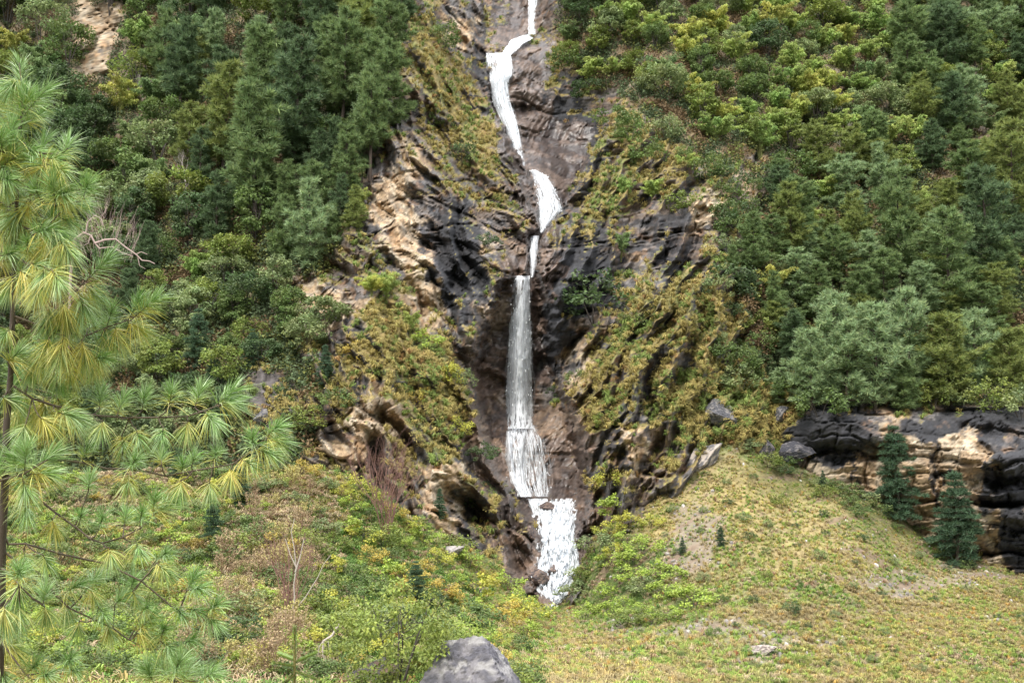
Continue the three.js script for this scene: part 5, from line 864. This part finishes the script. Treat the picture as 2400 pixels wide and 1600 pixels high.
  for (const [path, shoots] of branches) {
    const dz = (rnd() - 0.5) * 0.7, far = (i, n) => D + dz * i / n;
    const pts = path.map(([x, y], i) => loc(x + (i ? 5 * (rnd() - 0.5) : 0), y + (i ? 7 * (rnd() - 0.5) : 0), far(i, path.length - 1)));
    const wood = [tube(pts, pts.map((_, i) => lerp(0.008, 0.0032, i / (pts.length - 1))), 6)];
    const tufts = [];
    const bn = branches.findIndex((q) => q[0] === path), all = [...shoots];
    if (bn < 12) for (let k = 0; k < 4; k++) { const [a, b] = path[Math.floor(rnd() * path.length)]; if (a > 150) continue; const x = a + (rnd() - 0.7) * 60, y = b + (rnd() - 0.4) * 60, f = rnd() * 6.28; all.push([x, y, x + 22 * Math.cos(f), y + 26 * Math.sin(f), 0.95 + 0.3 * rnd()]); }
    for (const [x, y, tx, ty, s] of all) {
      let bi = 0, bd = 1e9; path.forEach(([a, b], i) => { const q = (a - x) ** 2 + (b - y) ** 2; if (q < bd) { bd = q; bi = i; } });
      const d0 = far(bi, path.length - 1), d1 = d0 + (rnd() - 0.5) * 0.22, b = loc(x, y, d1), t = loc(tx, ty, d1 + (rnd() - 0.5) * 0.16), mid = pts[bi].clone().lerp(b, 0.55).add(V(0, -0.012, 0));
      if (bd > 60) wood.push(tube([pts[bi], mid, b], [0.004, 0.0035, 0.003], 4));
      wood.push(tube([b, t], [0.0035, 0.002], 4));
      tufts.push(needleTuft(rnd, b, t, { len: 0.148 * s, n: Math.round(165 * s), gold: 0.95 * rnd() }));
    }
    const br = part(mergeGeometries(wood), twigMat, 'branch', tree);
    for (const t of tufts) part(t, needleMat, 'needle_tuft', br);
  }
  add(tree, 'long_needled_pine', 'tall pine with long drooping green and yellow needles on the near bank', 'pine tree');
  // a stout green shoot of a young pine beside it
  const sap = new THREE.Group(), sb = at(692, 1950, 9); sb.y = 9.45; sap.position.copy(sb);
  const sl = (x, y, d = 9) => at(x, y, d).sub(sb), S = new Soup(), stems = [tube([V(0, 0, 0), sl(690, 1620), sl(690, 1472)], [0.02, 0.014, 0.006], 6)];
  const shoots = [[sl(690, 1640), sl(690, 1470)], [sl(690, 1562), sl(641, 1553, 8.9)], [sl(690, 1545), sl(656, 1532, 9.2)], [sl(690, 1552), sl(738, 1530, 9.1)], [sl(690, 1572), sl(742, 1592, 8.9)], [sl(690, 1580), sl(660, 1606, 8.8)]];
  for (const [a, b] of shoots) {
    stems.push(tube([a, b], [0.006, 0.004], 5));
    const ax = b.clone().sub(a), L = ax.length(); ax.normalize(); const u = ax.clone().cross(V(0.2, 0.3, 1)).normalize(), w = ax.clone().cross(u);
    for (let i = 0; i < L * 2600; i++) {
      const t = rnd(), f = rnd() * 6.28, r = u.clone().multiplyScalar(Math.cos(f)).addScaledVector(w, Math.sin(f)), p = a.clone().addScaledVector(ax, L * t), e = p.clone().addScaledVector(r, 0.028).addScaledVector(ax, 0.035), s = r.clone().cross(ax).multiplyScalar(0.0016), k = 0.8 + 0.4 * rnd();
      S.tri(p.clone().add(s), p.clone().sub(s), e, 0.2 * k, 0.3 * k, 0.06 * k);
    }
  }
  part(mergeGeometries(stems), youngMat, 'stem', sap); part(S.geo(), needleMat, 'needles', sap);
  add(sap, 'pine_sapling', 'stout bright green pine shoot with short stubby side arms', 'sapling');
}

scene.traverse((o) => { if (o.isMesh) { o.castShadow = true; o.receiveShadow = true; } });
renderer.render(scene, camera);
